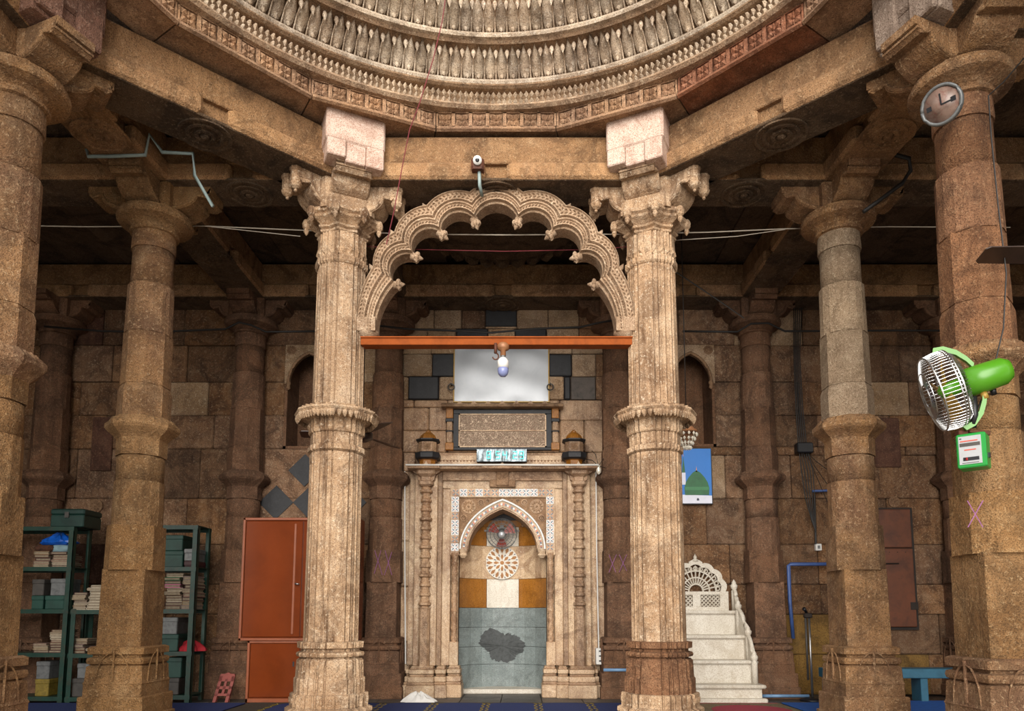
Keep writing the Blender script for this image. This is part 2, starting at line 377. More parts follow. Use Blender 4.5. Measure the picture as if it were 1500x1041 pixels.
# centre bay above the mihrab, stone by stone
def bp(u0, v0, u1, v1, m, proud=0.):
    block(*rect(u0, v0, u1, v1, YB), m, proud, .003)
for r in [(583, 437, 607, 481, 'wallw'), (607, 437, 636, 481, 'wallw'), (636, 437, 676, 481, 'wallw'), (676, 437, 711, 454, 'wallw'), (676, 454, 711, 481, 'wall'), (711, 437, 757, 450, 'wallw'),
          (711, 450, 757, 478, 'slate'), (711, 478, 757, 481, 'wallw'), (757, 437, 803, 481, 'wallw'), (803, 437, 848, 481, 'wallw'), (848, 437, 884, 481, 'wall'),
          (583, 481, 626, 500, 'wallw'), (626, 481, 668, 500, 'wallw'), (668, 481, 715, 500, 'slate'), (715, 481, 754, 500, 'wallw'), (754, 481, 801, 500, 'slate'), (801, 481, 848, 500, 'wallw'), (848, 481, 884, 500, 'wall'),
          (583, 500, 632, 518, 'wallw'), (632, 500, 740, 518, 'wallw'), (740, 500, 838, 518, 'wallw'), (838, 500, 884, 518, 'wallw'),
          (583, 518, 590, 551, 'wallw'), (590, 518, 633, 551, 'wallw'), (633, 518, 667, 551, 'slate'), (667, 518, 735, 585, 'wallw'), (735, 518, 803, 585, 'wallw'), (803, 518, 838, 551, 'slate'), (838, 518, 873, 551, 'wallw'), (873, 518, 884, 551, 'wall'),
          (583, 551, 598, 585, 'wallw'), (598, 551, 643, 585, 'slate'), (643, 551, 667, 585, 'wallw'), (803, 551, 826, 585, 'wallw'), (826, 551, 836, 585, 'slate'), (836, 551, 873, 585, 'slateb'), (873, 551, 884, 585, 'wall')]:
    bp(*r)
for r in [(583, 585, 606, 596), (606, 585, 655, 596), (655, 585, 740, 600), (740, 585, 820, 600), (820, 585, 884, 615), (583, 596, 628, 630), (628, 596, 655, 630), (583, 630, 655, 662), (655, 600, 740, 662), (740, 600, 820, 662),
          (820, 615, 856, 662), (856, 615, 884, 662), (583, 662, 608, 690), (608, 662, 740, 690), (740, 662, 860, 690), (860, 662, 884, 690)]:
    bp(*r, 'marbled', -.006)
for s, (a, b) in ((-1, (CXL-.02, -.56)), (1, (.56, CXR+.02))):     # marble slabs flanking the mihrab
    for z0, z1 in ((0, .55), (.55, 1.13), (1.13, 1.62), (1.62, at(740, 690, YB)[1])): block(a, b, z0, z1, 'marble', .0)
for a, b in ((-.56, -NW), (NW, .56)): block(a, b, 0, at(740, 690, YB)[1], 'marble')
block(-NW, NW, 2.2, at(740, 690, YB)[1], 'marble')
z_ = at(740, 437, YB)[1]; block(CXL-.02, 0, z_, 4.7, 'wall'); block(0, CXR+.02, z_, 4.7, 'wall')
# slate diamonds beside the left middle column
for u, v, h in ((405, 736, 25), (455, 736, 25), (447, 689, 24), (513, 736, 24)):
    x, zc = at(u, v, YB); h = h*YB/F*1.02
    wpart('slate_diamond', MB().extr([(x-h, zc), (x, zc-h), (x+h, zc), (x, zc+h)], YB-.018, YB+.03), 'slate', wb)
# --- arched niches
def niche(h, name):
    x0, x1, z0, z1 = h; xc = (x0+x1)/2; r = (x1-x0)/2-.04; zs_ = z0+(z1-z0)*.62
    b = MB(); b.box(x0, x1, YB+.40, YB+.44, z0, z1); b.box(x0, x0+.03, YB, YB+.42, z0, z1); b.box(x1-.03, x1, YB, YB+.42, z0, z1); b.box(x0, x1, YB, YB+.42, z0, z0+.03)
    o = obj('niche_lining', b, 'pil', wb)
    # spandrel plate with pointed arch
    n = 14; pts = []
    for i in range(n+1):
        t = i/n; a = t*radians(72)
        pts.append((r-(1-cos(a))*r*1.34 if 1 else 0, sin(a)*(z1-.10-zs_)/sin(radians(72))))
    k = pts[-1][0]; pts = [(p[0]-k*(i/n)**2, p[1]) for i, p in enumerate(pts)]
    f = MB()
    for s in (-1, 1):
        for i in range(n):
            a, c = pts[i], pts[i+1]
            q = [(xc+s*a[0], zs_+a[1]), (xc+s*(r+.045), zs_+a[1]), (xc+s*(r+.045), zs_+c[1]), (xc+s*c[0], zs_+c[1])]
            f.extr(q if s > 0 else q[::-1], YB-.012, YB+.05)
    f.box(xc-r-.045, xc+r+.045, YB-.012, YB+.05, z1-.10, z1)
    obj('arch_plate', f, 'wallw', wb)
    m = MB(); m.tube([(xc+s_*p[0]*1.02, YB-.014, zs_+p[1]*1.02) for s_, seq in ((-1, pts), (1, pts[::-1])) for p in seq], .018, 6)
    for s_ in (-1, 1): m.lathe([(.0, zs_-.07), (.028, zs_-.05), (.018, zs_-.02), (.03, zs_), (.02, zs_+.03)], 8, xc+s_*r, YB-.01)
    obj('arch_moulding', m, 'carv', wb)
    for s_ in (-1, 1): rosette(xc+s_*(r-.02), z1-.06, .052, YB-.012, wb)
def rosette(x, z, r, y, parent, mat='carv', n=10):
    b = MB(); b.add([(x+r*cos(2*pi*i/24), y-.004, z+r*sin(2*pi*i/24)) for i in range(24)]+[(x+r*cos(2*pi*i/24), y+.02, z+r*sin(2*pi*i/24)) for i in range(24)], [tuple(range(24))]+[(i, (i+1) % 24, 24+(i+1) % 24, 24+i) for i in range(24)])
    for k in range(n):
        a = 2*pi*k/n; c, d = cos(a), sin(a); P = lambda q, w, h: (x+r*(q*c-w*d), y-h, z+r*(q*d+w*c))
        b.add([P(.3, 0, .006), P(.62, .17, .006), P(.95, 0, .006), P(.62, -.17, .006), P(.62, 0, .018)], [(0, 1, 4), (1, 2, 4), (2, 3, 4), (3, 0, 4)])
    b.add([(x, y-.024, z)]+[(x+r*.22*cos(2*pi*i/8), y-.004, z+r*.22*sin(2*pi*i/8)) for i in range(8)], [(0, i+1, (i+1) % 8+1) for i in range(8)])
    return wpart('rosette', b, mat, parent)
niche(nicheL, 'l'); niche(nicheR, 'r')
rosette(at(1309, 735, YB)[0], at(1309, 735, YB)[1], .06, YB-.012, wb)
rosette(at(141, 741, YB)[0], at(141, 741, YB)[1], .075, YB-.012, wb)
# rusty red slab stones set in the wall
for u0, v0, u1, v1 in ((135, 611, 166, 690), (1279, 612, 1318, 685)): bp(u0, v0, u1, v1, 'wallr', .02)

# ================================================================== BEAMS
def medallion(parent, x, y, r, mat, z=ZB):
    b = MB(); prof = []
    k = [(1.0, 0), (1.0, -.014), (.9, -.014), (.87, -.004), (.72, -.004), (.7, -.016), (.58, -.016), (.55, -.005), (.42, -.005), (.38, -.02), (.24, -.02), (.2, -.008), (.14, -.028), (.04, -.034)]
    b.lathe([(r*q, z+h) for q, h in k], 32, x, y, smooth=False)
    return wpart('soffit_medallion', b, mat, parent)
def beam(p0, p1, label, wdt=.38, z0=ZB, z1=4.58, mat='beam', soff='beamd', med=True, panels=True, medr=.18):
    dx, dy = p1[0]-p0[0], p1[1]-p0[1]; L = sqrt(dx*dx+dy*dy); a = math.atan2(dy, dx); mx, my = (p0[0]+p1[0])/2, (p0[1]+p1[1])/2
    t = thing('stone_beam', label, 'beam', (mx, my, z0))
    def put(name, b, m): b.rotz(a); return obj(name, b, m, t)
    h = z1-z0
    put('beam_body', MB().cbox(-L/2, L/2, -wdt/2+.07, wdt/2-.07, .02, h, .01), mat); put('upper_fascia', MB().cbox(-L/2, L/2, -wdt/2+.03, wdt/2-.03, .155, h, .008), mat)
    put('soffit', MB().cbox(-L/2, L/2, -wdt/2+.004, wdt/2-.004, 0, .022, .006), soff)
    if panels:
        for s in (-1, 1):
            for e in (-1, 1):
                xa, xb = sorted((e*.085, e*(L/2-.12)))
                y = s*(wdt/2-.08); ya, yb = sorted((y, y+s*.096))
                put('raised_panel', MB().cbox(xa, xb, ya, yb, .005, .145, .022), mat+'p')
            
    if med:
        b = MB(); k = [(1.0, .004), (1.0, -.014), (.9, -.014), (.87, -.004), (.72, -.004), (.7, -.016), (.58, -.016), (.55, -.005), (.42, -.005), (.38, -.02), (.24, -.02), (.2, -.008), (.14, -.028), (.04, -.034)]
        b.lathe([(medr*q, q2) for q, q2 in k], 32, smooth=False); obj('soffit_medallion', b, soff, t)
    return t
beam((-XI, YC-.02), (XI, YC-.02), 'carved stone beam over the cusped arch between the two fluted columns')
for s, sd in ((-1, 'left'), (1, 'right')):
    beam((s*XN, YF), (s*XI, YC), 'diagonal stone beam with round medallion below, carrying the dome at '+sd)
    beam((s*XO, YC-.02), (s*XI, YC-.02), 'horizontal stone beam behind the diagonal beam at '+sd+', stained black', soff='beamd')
    beam((s*XN, YF), (s*XO, YC), 'short stone beam with medallion from '+sd+' foreground column back to the plain column', soff='beam')
    beam((s*XN, 1.2), (s*XN, YF), 'stone beam running toward the viewer above the '+sd+' foreground column', med=False)
    beam((s*XO, YC), (s*XO, YW), 'aisle cross beam from plain '+sd+' column to its wall pilaster', soff='beamd')
    beam((s*XI, YC), (s*XI, YW), 'aisle cross beam hidden behind the '+sd+' fluted column', mat='beamd', med=False)
    beam((s*XO, YC-.02), (s*6.3, YC-.02), 'stone beam running outward from the plain '+sd+' column', soff='beamd')
    beam((s*XN, YF), (s*6.3, YF), 'stone beam running outward from the '+sd+' foreground column', med=False)
    beam((s*XI, YW-.02), (s*XO, YW-.02), 'wall-top beam above the arched niche at '+sd, med=False)
    beam((s*XO, YW-.02), (s*6.3, YW-.02), 'wall-top beam in the outer '+sd+' bay', med=False)
beam((-XI, YW-.02), (XI, YW-.02), 'wall-top beam above the mihrab with half medallion', medr=.2)

# ================================================================== COLUMNS
def bracket(L=.46, wdt=.20, z0=-.25, ztop=0., r0=.10):
    """S-curved bracket arm pointing to -Y, top at ztop; local to the column axis"""
    h = ztop-z0; prof = [(r0, z0)]
    for i in range(9):
        t = i/8; a = t*pi/2
        prof.append((r0+.04+(L-r0-.11)*sin(a)*.92, z0+.02+(h*.52)*(1-cos(a))))
    prof += [(L-.065, z0+h*.60), (L-.025, z0+h*.56), (L, z0+h*.66), (L-.02, z0+h*.76), (L-.02, ztop-.055), (L+.015, ztop-.05), (L+.015, ztop), (r0, ztop)]
    b = MB(); b.loft([[(x, -y, z) for y, z in prof] for x in (-wdt/2, wdt/2)])
    rib = [p for p in prof[2:12]]
    for s in (-1, 1):    # raised roll along the edge of the curve
        b.tube([(s*wdt/2, -(y-.012), z+.014) for y, z in rib], .015, 6)
    b.box(-wdt/2-.004, wdt/2+.004, -(L+.004), -(L-.025), ztop-.075, ztop-.06)
    return b
ang_in = lambda x, y: math.atan2(0-x, -(YO-y))      # rotation taking -Y onto the direction to the dome centre
BASE_PROF = None
def plain_column(x, y, label, mats, brs, group=None, scale=1., pil=False, impost=None):
    t = thing('stone_column', label, 'column', (x, y, 0), group)
    mb_, ms, mu, mc = mats
    P = lambda n, b, m: obj(n, b, m, t)
    # base
    k = scale
    P('plinth', MB().stack(octc(.97), [(.25*k, 0), (.25*k, .11), (.24*k, .115)]), mb_)
    P('upper_plinth', MB().stack(octc(.97), [(.235*k, .115), (.235*k, .24), (.23*k, .25)]), mb_)
    P('base_block', MB().stack(octc(.97), [(.212*k, .25), (.212*k, .335), (.216*k, .34), (.208*k, .36), (.203*k, .46), (.19*k, .47)]), mb_)
    P('torus_moulding', MB().stack(octc(.93), [(.182*k, .47), (.204*k, .482), (.209*k, .502), (.204*k, .522), (.178*k, .53), (.178*k, .545), (.205*k, .55), (.205*k, .595), (.185*k, .605)]), mb_)
    for i in range(4):                                # lotus tendril on each face
        b = MB()
        for s in (-1, 1):
            b.tube([(s*(.012+.11*sin(q/8*pi/2)), -.209*k, .56-.21*(1-cos(q/8*pi/2))) for q in range(9)], .0055, 5)
        b.tube([(0, -.209*k, .36), (0, -.209*k, .585)], .009, 5)
        b.rotz(i*pi/2); P('base_tendril', b, mb_)
    # shaft, drum by drum
    w0 = .163*k
    P('shaft_drum', MB().stack(octc(.96), [(w0, .60), (w0*.97, 1.17)]), ms)
    P('shaft_drum', MB().stack(octc(.52), [(w0*1.12, 1.165), (w0*1.12, 1.20), (w0*1.10, 1.50)]), ms)
    P('shaft_drum', MB().stack(ngon(16), [(w0*1.10, 1.485), (w0*1.08, 1.84)]), ms)
    P('shaft_drum', MB().lathe([(w0*1.03, 1.835), (w0*1.03, 2.03), (w0*.97, 2.035), (w0*.97, 2.045)], 28), ms)
    P('shaft_drum', MB().stack(octc(.414), [(w0*1.02, 2.04), (w0*1.02, 2.17)]), ms)
    b = MB(); o8 = octc(.414)
    b.stack(o8, [(w0*1.0, 2.165), (w0*1.12, 2.19), (w0*1.42, 2.235), (w0*1.5, 2.255), (w0*1.5, 2.285), (w0*1.2, 2.335), (w0*1.1, 2.34)])
    for i in range(8):                                # scalloped crest
        for j in (-1, 0, 1):
            a = i*pi/4+j*.24; rr = w0*1.34
            b.tube([(rr*cos(a), rr*sin(a), 2.275), (rr*.96*cos(a), rr*.96*sin(a), 2.33)], [.034, .008], 6)
    P('collar', b, mc)
    P('shaft_drum', MB().stack(octc(.414), [(w0*1.08, 2.335), (w0*1.08, 2.55), (w0*.98, 2.60)]), mu)
    P('shaft_drum', MB().stack(octc(.414), [(w0*1.02, 2.595), (w0*1.0, 3.02)]), mu)
    P('shaft_drum', MB().stack(ngon(16), [(w0*1.06, 3.01), (w0*1.03, 3.40)]), mu)
    P('shaft_drum', MB().lathe([(w0*.93, 3.395), (w0*.92, 3.72)], 28), mu)
    P('neck_drum', MB().lathe([(w0*.98, 3.70), (w0*1.0, 3.72), (w0*.97, 3.86)], 24, smooth=False), mu)
    P('ring_capital', MB().lathe([(w0*.95, 3.835), (w0*1.10, 3.842), (w0*1.12, 3.858), (w0*1.02, 3.868), (w0*1.06, 3.885), (w0*1.22, 3.905), (w0*1.48, 3.92), (w0*1.66, 3.93), (w0*1.72, 3.945), (w0*1.72, 3.972), (w0*1.64, 3.98), (w0*1.64, 4.0), (w0*1.2, 4.005)], 44, smooth=False), mc)
    P('abacus', MB().stack(octc(.9), [(.19, 3.97), (.19, ZB)]), mc)
    for d in brs:
        b = bracket(.47 if not pil else .40, .235, -.215); b.rotz(d); obj('bracket', b, mc, t, (0, 0, ZB))
    if impost is not None:
        b = MB(); b.cbox(-.235, .235, -.42, -.1, .0, .62, .02); b.cbox(-.2, -.05, -.44, -.40, -.12, .12, .01); b.cbox(.04, .2, -.44, -.40, -.14, .1, .01); b.cbox(-.21, .21, -.40, -.1, -.14, .02, .01); b.rotz(impost[0])
        obj('impost_block', b, impost[1], t, (0, 0, ZB+.15))
    return t
R90 = pi/2
for s, sd in ((-1, 'left'), (1, 'right')):
    ai = ang_in(s*XN, YF)
    plain_column(s*XO, YC, ('ochre plain stone column standing in front of the green book shelves' if s < 0 else 'grey-shafted plain stone column before the rust coloured shutter'),
                 (('colo', 'colo', 'col', 'colo') if s < 0 else ('col', 'col', 'colg', 'col')), (0, R90, pi, -R90), 'plain stone columns')
    diag = math.atan2((s*XI-s*XN), -(YC-YF))
    plain_column(s*XN, YF, ('nearest stone column cut by the left edge of the photo' if s < 0 else 'nearest stone column on the right carrying the green fan'),
                 (('col', 'colo', 'col', 'col') if s < 0 else ('col', 'colo', 'colr', 'col')), (0, s*R90, ai, diag), 'plain stone columns', impost=(ai, 'impr' if s < 0 else 'impg'))
for X, lab in ((-XF, 'brown wall pilaster at the far left behind the green shelves'), (-XO, 'brown wall pilaster between the book shelf and the orange cupboard'), (-XI, 'dark brown wall pilaster immediately left of the mihrab'),
               (XI, 'dark brown wall pilaster immediately right of the mihrab'), (XO, 'brown wall pilaster between the white pulpit and the black cables'), (XF, 'brown wall pilaster at the far right beyond the shutter')):
    plain_column(X, YW, lab, ('pil', 'pil', 'pil', 'pil'), (0, R90, -R90), 'wall pilasters', .98, True)

def fluted_column(x, y, label, mat, mbase, side):
    t = thing('fluted_column', label, 'column', (x, y, 0), 'fluted columns'); ro = ang_in(x, y)
    rd = redent(); P = lambda n, b, m=mat: obj(n, b, m, t)
    st = lambda prof: MB().stack(rd, prof, rot=ro)
    P('plinth', st([(.32, 0), (.32, .07), (.28, .09), (.28, .12), (.305, .13), (.305, .155), (.27, .17)]), 'colp')
    b = st([(.275, .17), (.275, .26), (.26, .265)])
    P('dentil_band', b, 'colp'); b = MB()
    for k in range(4):
        for f in range(-3, 4):
            n0 = len(b.v); b.box(f*.022-.007, f*.022+.007, -.282, -.27, .20, .235); b.rotz(ro+k*pi/2, n0)
        for f in range(4):
            for e in (-1, 1): n0 = len(b.v); b.box(e*(.107+f*.018)-.006, e*(.107+f*.018)+.006, -.264, -.25, .20, .235) if f < 2 else 0; b.rotz(ro+k*pi/2, n0)
    o = P('dentil_row', b, 'colp'); o['kind'] = 'stuff'
    P('base_block', st([(.25, .265), (.25, .37), (.24, .38), (.235, .50), (.22, .515)]), mbase)
    P('base_moulding', st([(.205, .515), (.205, .525), (.234, .53), (.24, .545), (.234, .56), (.205, .568), (.205, .585), (.232, .592), (.234, .635), (.20, .64)]), mbase)
    b = MB()
    for k in range(12):                                # leaf drops round the base
        a = ro+k*pi/6; 
        b.add([(.232*cos(a+q), .232*sin(a+q), zz) for q, zz in ((-.2, .51), (.2, .51), (.13, .43), (0, .39), (-.13, .43))]+[(.25*cos(a), .25*sin(a), .46)], [(0, 1, 5), (1, 2, 5), (2, 3, 5), (3, 4, 5), (4, 0, 5)])
    P('leaf_frieze', b, mbase)
    P('shaft', st([(.194, .635), (.19, 1.99)]))
    b = MB()
    for k in range(8):                                 # narrow raised fillets on the shaft
        a = ro+k*pi/4
        for q in (-.11, .11):
            r = .182; b.box(-.006, .006, -r-.012, -r+.02, .65, 1.97); b.rotz(a+q, len(b.v)-8)
    P('shaft_fillets', b)
    P('shaft_band', st([(.18, 1.985), (.192, 1.99), (.192, 2.055), (.175, 2.06)]))
    P('shaft_band', st([(.185, 2.06), (.206, 2.072), (.206, 2.108), (.185, 2.118)]))
    P('shaft_band', st([(.182, 2.115), (.188, 2.13), (.188, 2.205), (.2, 2.21)]))
    b = MB(); rr = .205
    b.stack(rd, [(.2, 2.21), (.205, 2.22), (.205, 2.30), (.215, 2.31)], rot=ro)
    for k in range(8):
        a = ro+k*pi/4+pi/2
        c, d = cos(a), sin(a); Q = lambda h, v, e: ((.203+e)*c-h*d, (.203+e)*d+h*c, v)
        b.add([Q(-.035, 2.262, .002), Q(0, 2.222, .002), Q(.035, 2.262, .002), Q(0, 2.302, .002), Q(0, 2.262, .02)], [(0, 1, 4), (1, 2, 4), (2, 3, 4), (3, 0, 4)])
    P('panel_band', b)
    P('collar', st([(.215, 2.31), (.25, 2.325), (.29, 2.345), (.298, 2.365), (.275, 2.39), (.28, 2.40), (.215, 2.41)]))
    b = MB()
    pl_ = [(x*cos(ro)-y*sin(ro), x*sin(ro)+y*cos(ro)) for x, y in redent(((1, .0), (1, .3), (.93, .42), (.84, .55), (.74, .74), (.55, .84), (.42, .93), (.3, 1)))]
    b.loft([[(r*x, r*y, z) for x, y in pl_] for r, z in ((.25, 2.345), (.30, 2.35), (.312, 2.365), (.305, 2.38), (.29, 2.386))])
    for k in range(len(pl_)):
        for f in (0, .5):
            (xa, ya), (xb, yb) = pl_[k], pl_[(k+1) % len(pl_)]; x, y = xa+(xb-xa)*f, ya+(yb-ya)*f
            b.lathe([(.0, 2.295), (.010, 2.303), (.02, 2.325), (.022, 2.345), (.0, 2.36)], 6, .285*x, .285*y)
    P('collar_scallops', b)
    P('upper_shaft', st([(.186, 2.405), (.18, 3.55)]))
    b = MB()
    for k in range(8):
        a = ro+k*pi/4
        for q in (-.11, .11):
            r = .174; b.box(-.006, .006, -r-.012, -r+.02, 2.43, 3.52); b.rotz(a+q, len(b.v)-8)
    P('shaft_fillets', b)
    P('petal_band', st([(.186, 3.545), (.197, 3.56), (.197, 3.60), (.19, 3.605)]))
    b = MB()
    for k in range(20):
        a = 2*pi*k/20; c, d = cos(a), sin(a); Q = lambda h, v, e: ((.176+e)*c-h*d, (.176+e)*d+h*c, v)
        b.add([Q(-.026, 3.62, .002), Q(.026, 3.62, .002), Q(.026, 3.665, .006), Q(0, 3.705, .012), Q(-.026, 3.665, .006), Q(0, 3.65, .024)], [(0, 1, 5), (1, 2, 5), (2, 3, 5), (3, 4, 5), (4, 0, 5)])
    P('petal_crown', b)
    P('neck', st([(.182, 3.60), (.18, 3.80)]))
    star = [(r*cos(pi*q/8), r*sin(pi*q/8)) for q in range(16) for r in ((1.0,) if q % 2 == 0 else (.84,))]
    sc = lambda prof: MB().stack(star, prof, rot=ro+pi/8)
    P('capital_moulding', sc([(.18, 3.80), (.20, 3.808), (.205, 3.822), (.19, 3.832), (.215, 3.842), (.222, 3.856), (.2, 3.866)]))
    P('capital_cup', sc([(.2, 3.862), (.235, 3.885), (.275, 3.905), (.285, 3.92), (.272, 3.926), (.30, 3.94), (.305, 3.965), (.27, 3.972)]))
    for k in range(8):                                  # leaf pendants hanging at the cup's angles
        a = ro+pi/8+k*pi/4; r = .288; b = MB()
        b.lathe([(0, 3.845), (.012, 3.858), (.022, 3.88), (.016, 3.895), (.03, 3.91), (.034, 3.945), (.022, 3.975), (0, 3.985)], 8, r*cos(a), r*sin(a), smooth=False)
        P('cup_pendant', b)
    P('capital_block', MB().stack(octc(.85), [(.21, 3.955), (.21, ZB)], rot=ro))
    # bracket arms: to the dome centre, along the straight beam, along the diagonal, and to the aisle
    dirs = ((ro, .37, .27), (side*-R90, .43, .22), (math.atan2(side*(XN-XI), -(YF-YC)), .43, .22), (pi, .40, .2))
    for i, (d, L, wd) in enumerate(dirs):
        b = bracket(L, wd, -.25); b.box(-wd/2+.03, wd/2-.03, -L-.012, -L+.02, -.045, -.012); b.rotz(d); br = obj('bracket', b, mat, t, (0, 0, ZB+(.09 if i == 0 else 0)))
        if i in (1, 2):
            for s in (-1, 1):
                q = MB(); q.lathe([(0, -.19), (.014, -.182), (.01, -.168), (.036, -.15), (.046, -.128), (.046, -.118), (.038, -.112), (.042, -.104), (.042, -.03), (.05, -.024), (.05, 0)], 8, s*.07, -L-.012, smooth=False); q.rotz(d)
                obj('pendant_bud', q, mat, br)
    b = MB(); b.cbox(-.225, .225, -.42, -.1, .03, .46, .015); b.cbox(-.215, -.075, -.43, -.1, -.10, .035, .008); b.cbox(.08, .215, -.43, -.1, -.13, .035, .008); b.cbox(-.075, .08, -.41, -.1, -.12, .035, .008); b.rotz(ro)
    obj('impost_block', b, 'impw', t, (0, 0, ZB+.15))
    return t
fluted_column(-XI, YC, 'pale fluted stone column between the orange cupboard and the mihrab', 'colp', 'colp', -1)
fluted_column(XI, YC, 'pale fluted stone column with reddish base beside the white pulpit', 'colp', 'colr', 1)
# iron straps
def strap(x, y, z, r, label):
    t = MB(); t.lathe([(r, z), (r+.012, z), (r+.012, z+.045), (r, z+.045)], 36)
    o = tag(obj('iron_strap', t, 'strap'), label, 'strap', 'iron straps on the columns')
strap(-XI, YC, 2.985, .19, 'thin rusty iron strap around the left fluted column at tie height')
strap(XI, YC, 2.965, .19, 'thin rusty iron strap around the right fluted column at tie height')
strap(XI, YC, 2.135, .212, 'rusty iron strap below the collar of the right fluted column')
strap(XN, YF, 3.755, .178, 'dark strap holding the clock at the top of the right foreground column')

# ================================================================== DOME
dm = thing('dome', 'carved corbelled stone dome with flower frieze and two rows of petals', 'dome', (0, YO, 4.6))
def zat(v, R): return at(740, v, YO+R)[1]
Rf = 2.42
def dpart(n, b, m): return obj(n, b, m, dm, world=True)
def ring(prof, n, a0, a1, mat, name, smooth=True):
    b = MB(); rings = []
    for i in range(n+1):
        a = a0+(a1-a0)*i/n; rings.append([(R*sin(a), YO+R*cos(a), zz) for R, zz in prof])
    b.loft(rings, 0, smooth, True); return dpart(name, b, mat)
ZF = 4.60
A16 = 2*pi/16
for k in range(-4, 5):                                  # sixteen-sided flower frieze, section by section
    a0, a1 = (k-.5)*A16, (k+.5)*A16; cs = cos(A16/2)
    b = MB(); pr_ = [(2.75, ZF+.02), (Rf+.03, ZF+.02), (Rf-.0, ZF), (Rf-.02, ZF+.012), (Rf-.01, ZF+.035), (Rf+.005, ZF+.04), (Rf+.05, ZF+.042), (Rf+.05, ZF+.178), (Rf+.0, ZF+.182), (Rf-.005, ZF+.20), (2.75, ZF+.20)]
    b.loft([[(R*sin(a)/1, YO+R*cos(a), zz) for R, zz in pr_] for a in (a0+.002, a1-.002)])
    mt = 'friezer' if k in (2,) else 'frieze'
    dpart('frieze_section', b, mt)
    am = k*A16; ap = (Rf+.035)*cs; side = 2*(Rf)*sin(A16/2); n = 7; stp = side/n
    for i in range(n):
        xx = -side/2+(i+.5)*stp; h = stp*.5
        q = MB(); z0, z1 = .045, .178; zc = (z0+z1)/2
        for xa, xb, za, zb in ((-h, -h+.014, z0, z1), (h-.014, h, z0, z1), (-h, h, z0, z0+.012), (-h, h, z1-.012, z1)): q.box(xa, xb, -.02, .0, za, zb)
        for e in range(4):
            a = e*pi/2+pi/4; c, d = cos(a), sin(a)
            pt = lambda r, w_, y: (r*c-w_*d, y, zc+r*d+w_*c)
            q.add([pt(.006, 0, -.012), pt(.036, .026, -.016), pt(.076, 0, -.010), pt(.036, -.026, -.016), pt(.038, 0, -.038)], [(0, 1, 4), (1, 2, 4), (2, 3, 4), (3, 0, 4)])
            a += pi/4; c, d = cos(a), sin(a)
            q.add([(r*c-w_*d, y, zc+r*d+w_*c) for r, w_, y in ((.0, 0, -.012), (.030, .014, -.010), (.056, 0, -.008), (.030, -.014, -.010), (.032, 0, -.030))], [(0, 1, 4), (1, 2, 4), (2, 3, 4), (3, 0, 4)])
        q.add([(.012*cos(j*pi/3), -.02, zc+.012*sin(j*pi/3)) for j in range(6)]+[(0, -.04, zc)], [(j, (j+1) % 6, 6) for j in range(6)])
        q.v = [(xx+x, ap+y, zz+ZF) for x, y, zz in q.v]
        c, d = cos(-am), sin(-am); q.v = [(x*c-y*d, YO+x*d+y*c, zz) for x, y, zz in q.v]
        dpart('flower_panel', q, mt)
AA = radians(80)
zl0, zl1 = zat(157, 2.36), zat(120, 2.32)
ring([(2.7, zl0-.02), (2.37, zl0-.02), (2.34, zl0), (2.36, zl0+.02), (2.425, zl0+.03), (2.425, zl1-.025), (2.36, zl1-.02), (2.34, zl1), (2.7, zl1)], 90, -AA, AA, 'dome', 'lattice_ring', False)
for z_a, z_b in ((zl0-.022, zl0+.028), (zl1-.027, zl1+.002)): ring([(2.45, z_a), (2.36, z_a), (2.335, (z_a+z_b)/2-.004), (2.345, z_b-.008), (2.38, z_b), (2.45, z_b)], 90, -AA, AA, 'dome', 'lattice_moulding', False)
b = MB(); n = 154
for i in range(n):                                      # fine lozenge lattice
    a = -AA+2*AA*(i+.5)/n; wv = AA/n*.86; zc = (zl0+zl1)/2; hh = (zl1-zl0)*.32; R0 = 2.385
    for zc2, h2 in ((zc-hh*.5, hh*.5), (zc+hh*.5, hh*.5)):
        P = lambda da, z_, e: ((R0-e)*sin(a+da), YO+(R0-e)*cos(a+da), z_)
        b.add([P(-wv, zc2, 0), P(0, zc2-h2, 0), P(wv, zc2, 0), P(0, zc2+h2, 0), P(0, zc2, .034)], [(0, 1, 4), (1, 2, 4), (2, 3, 4), (3, 0, 4)])
o = dpart('lozenge_lattice', b, 'domel'); o['kind'] = 'stuff'
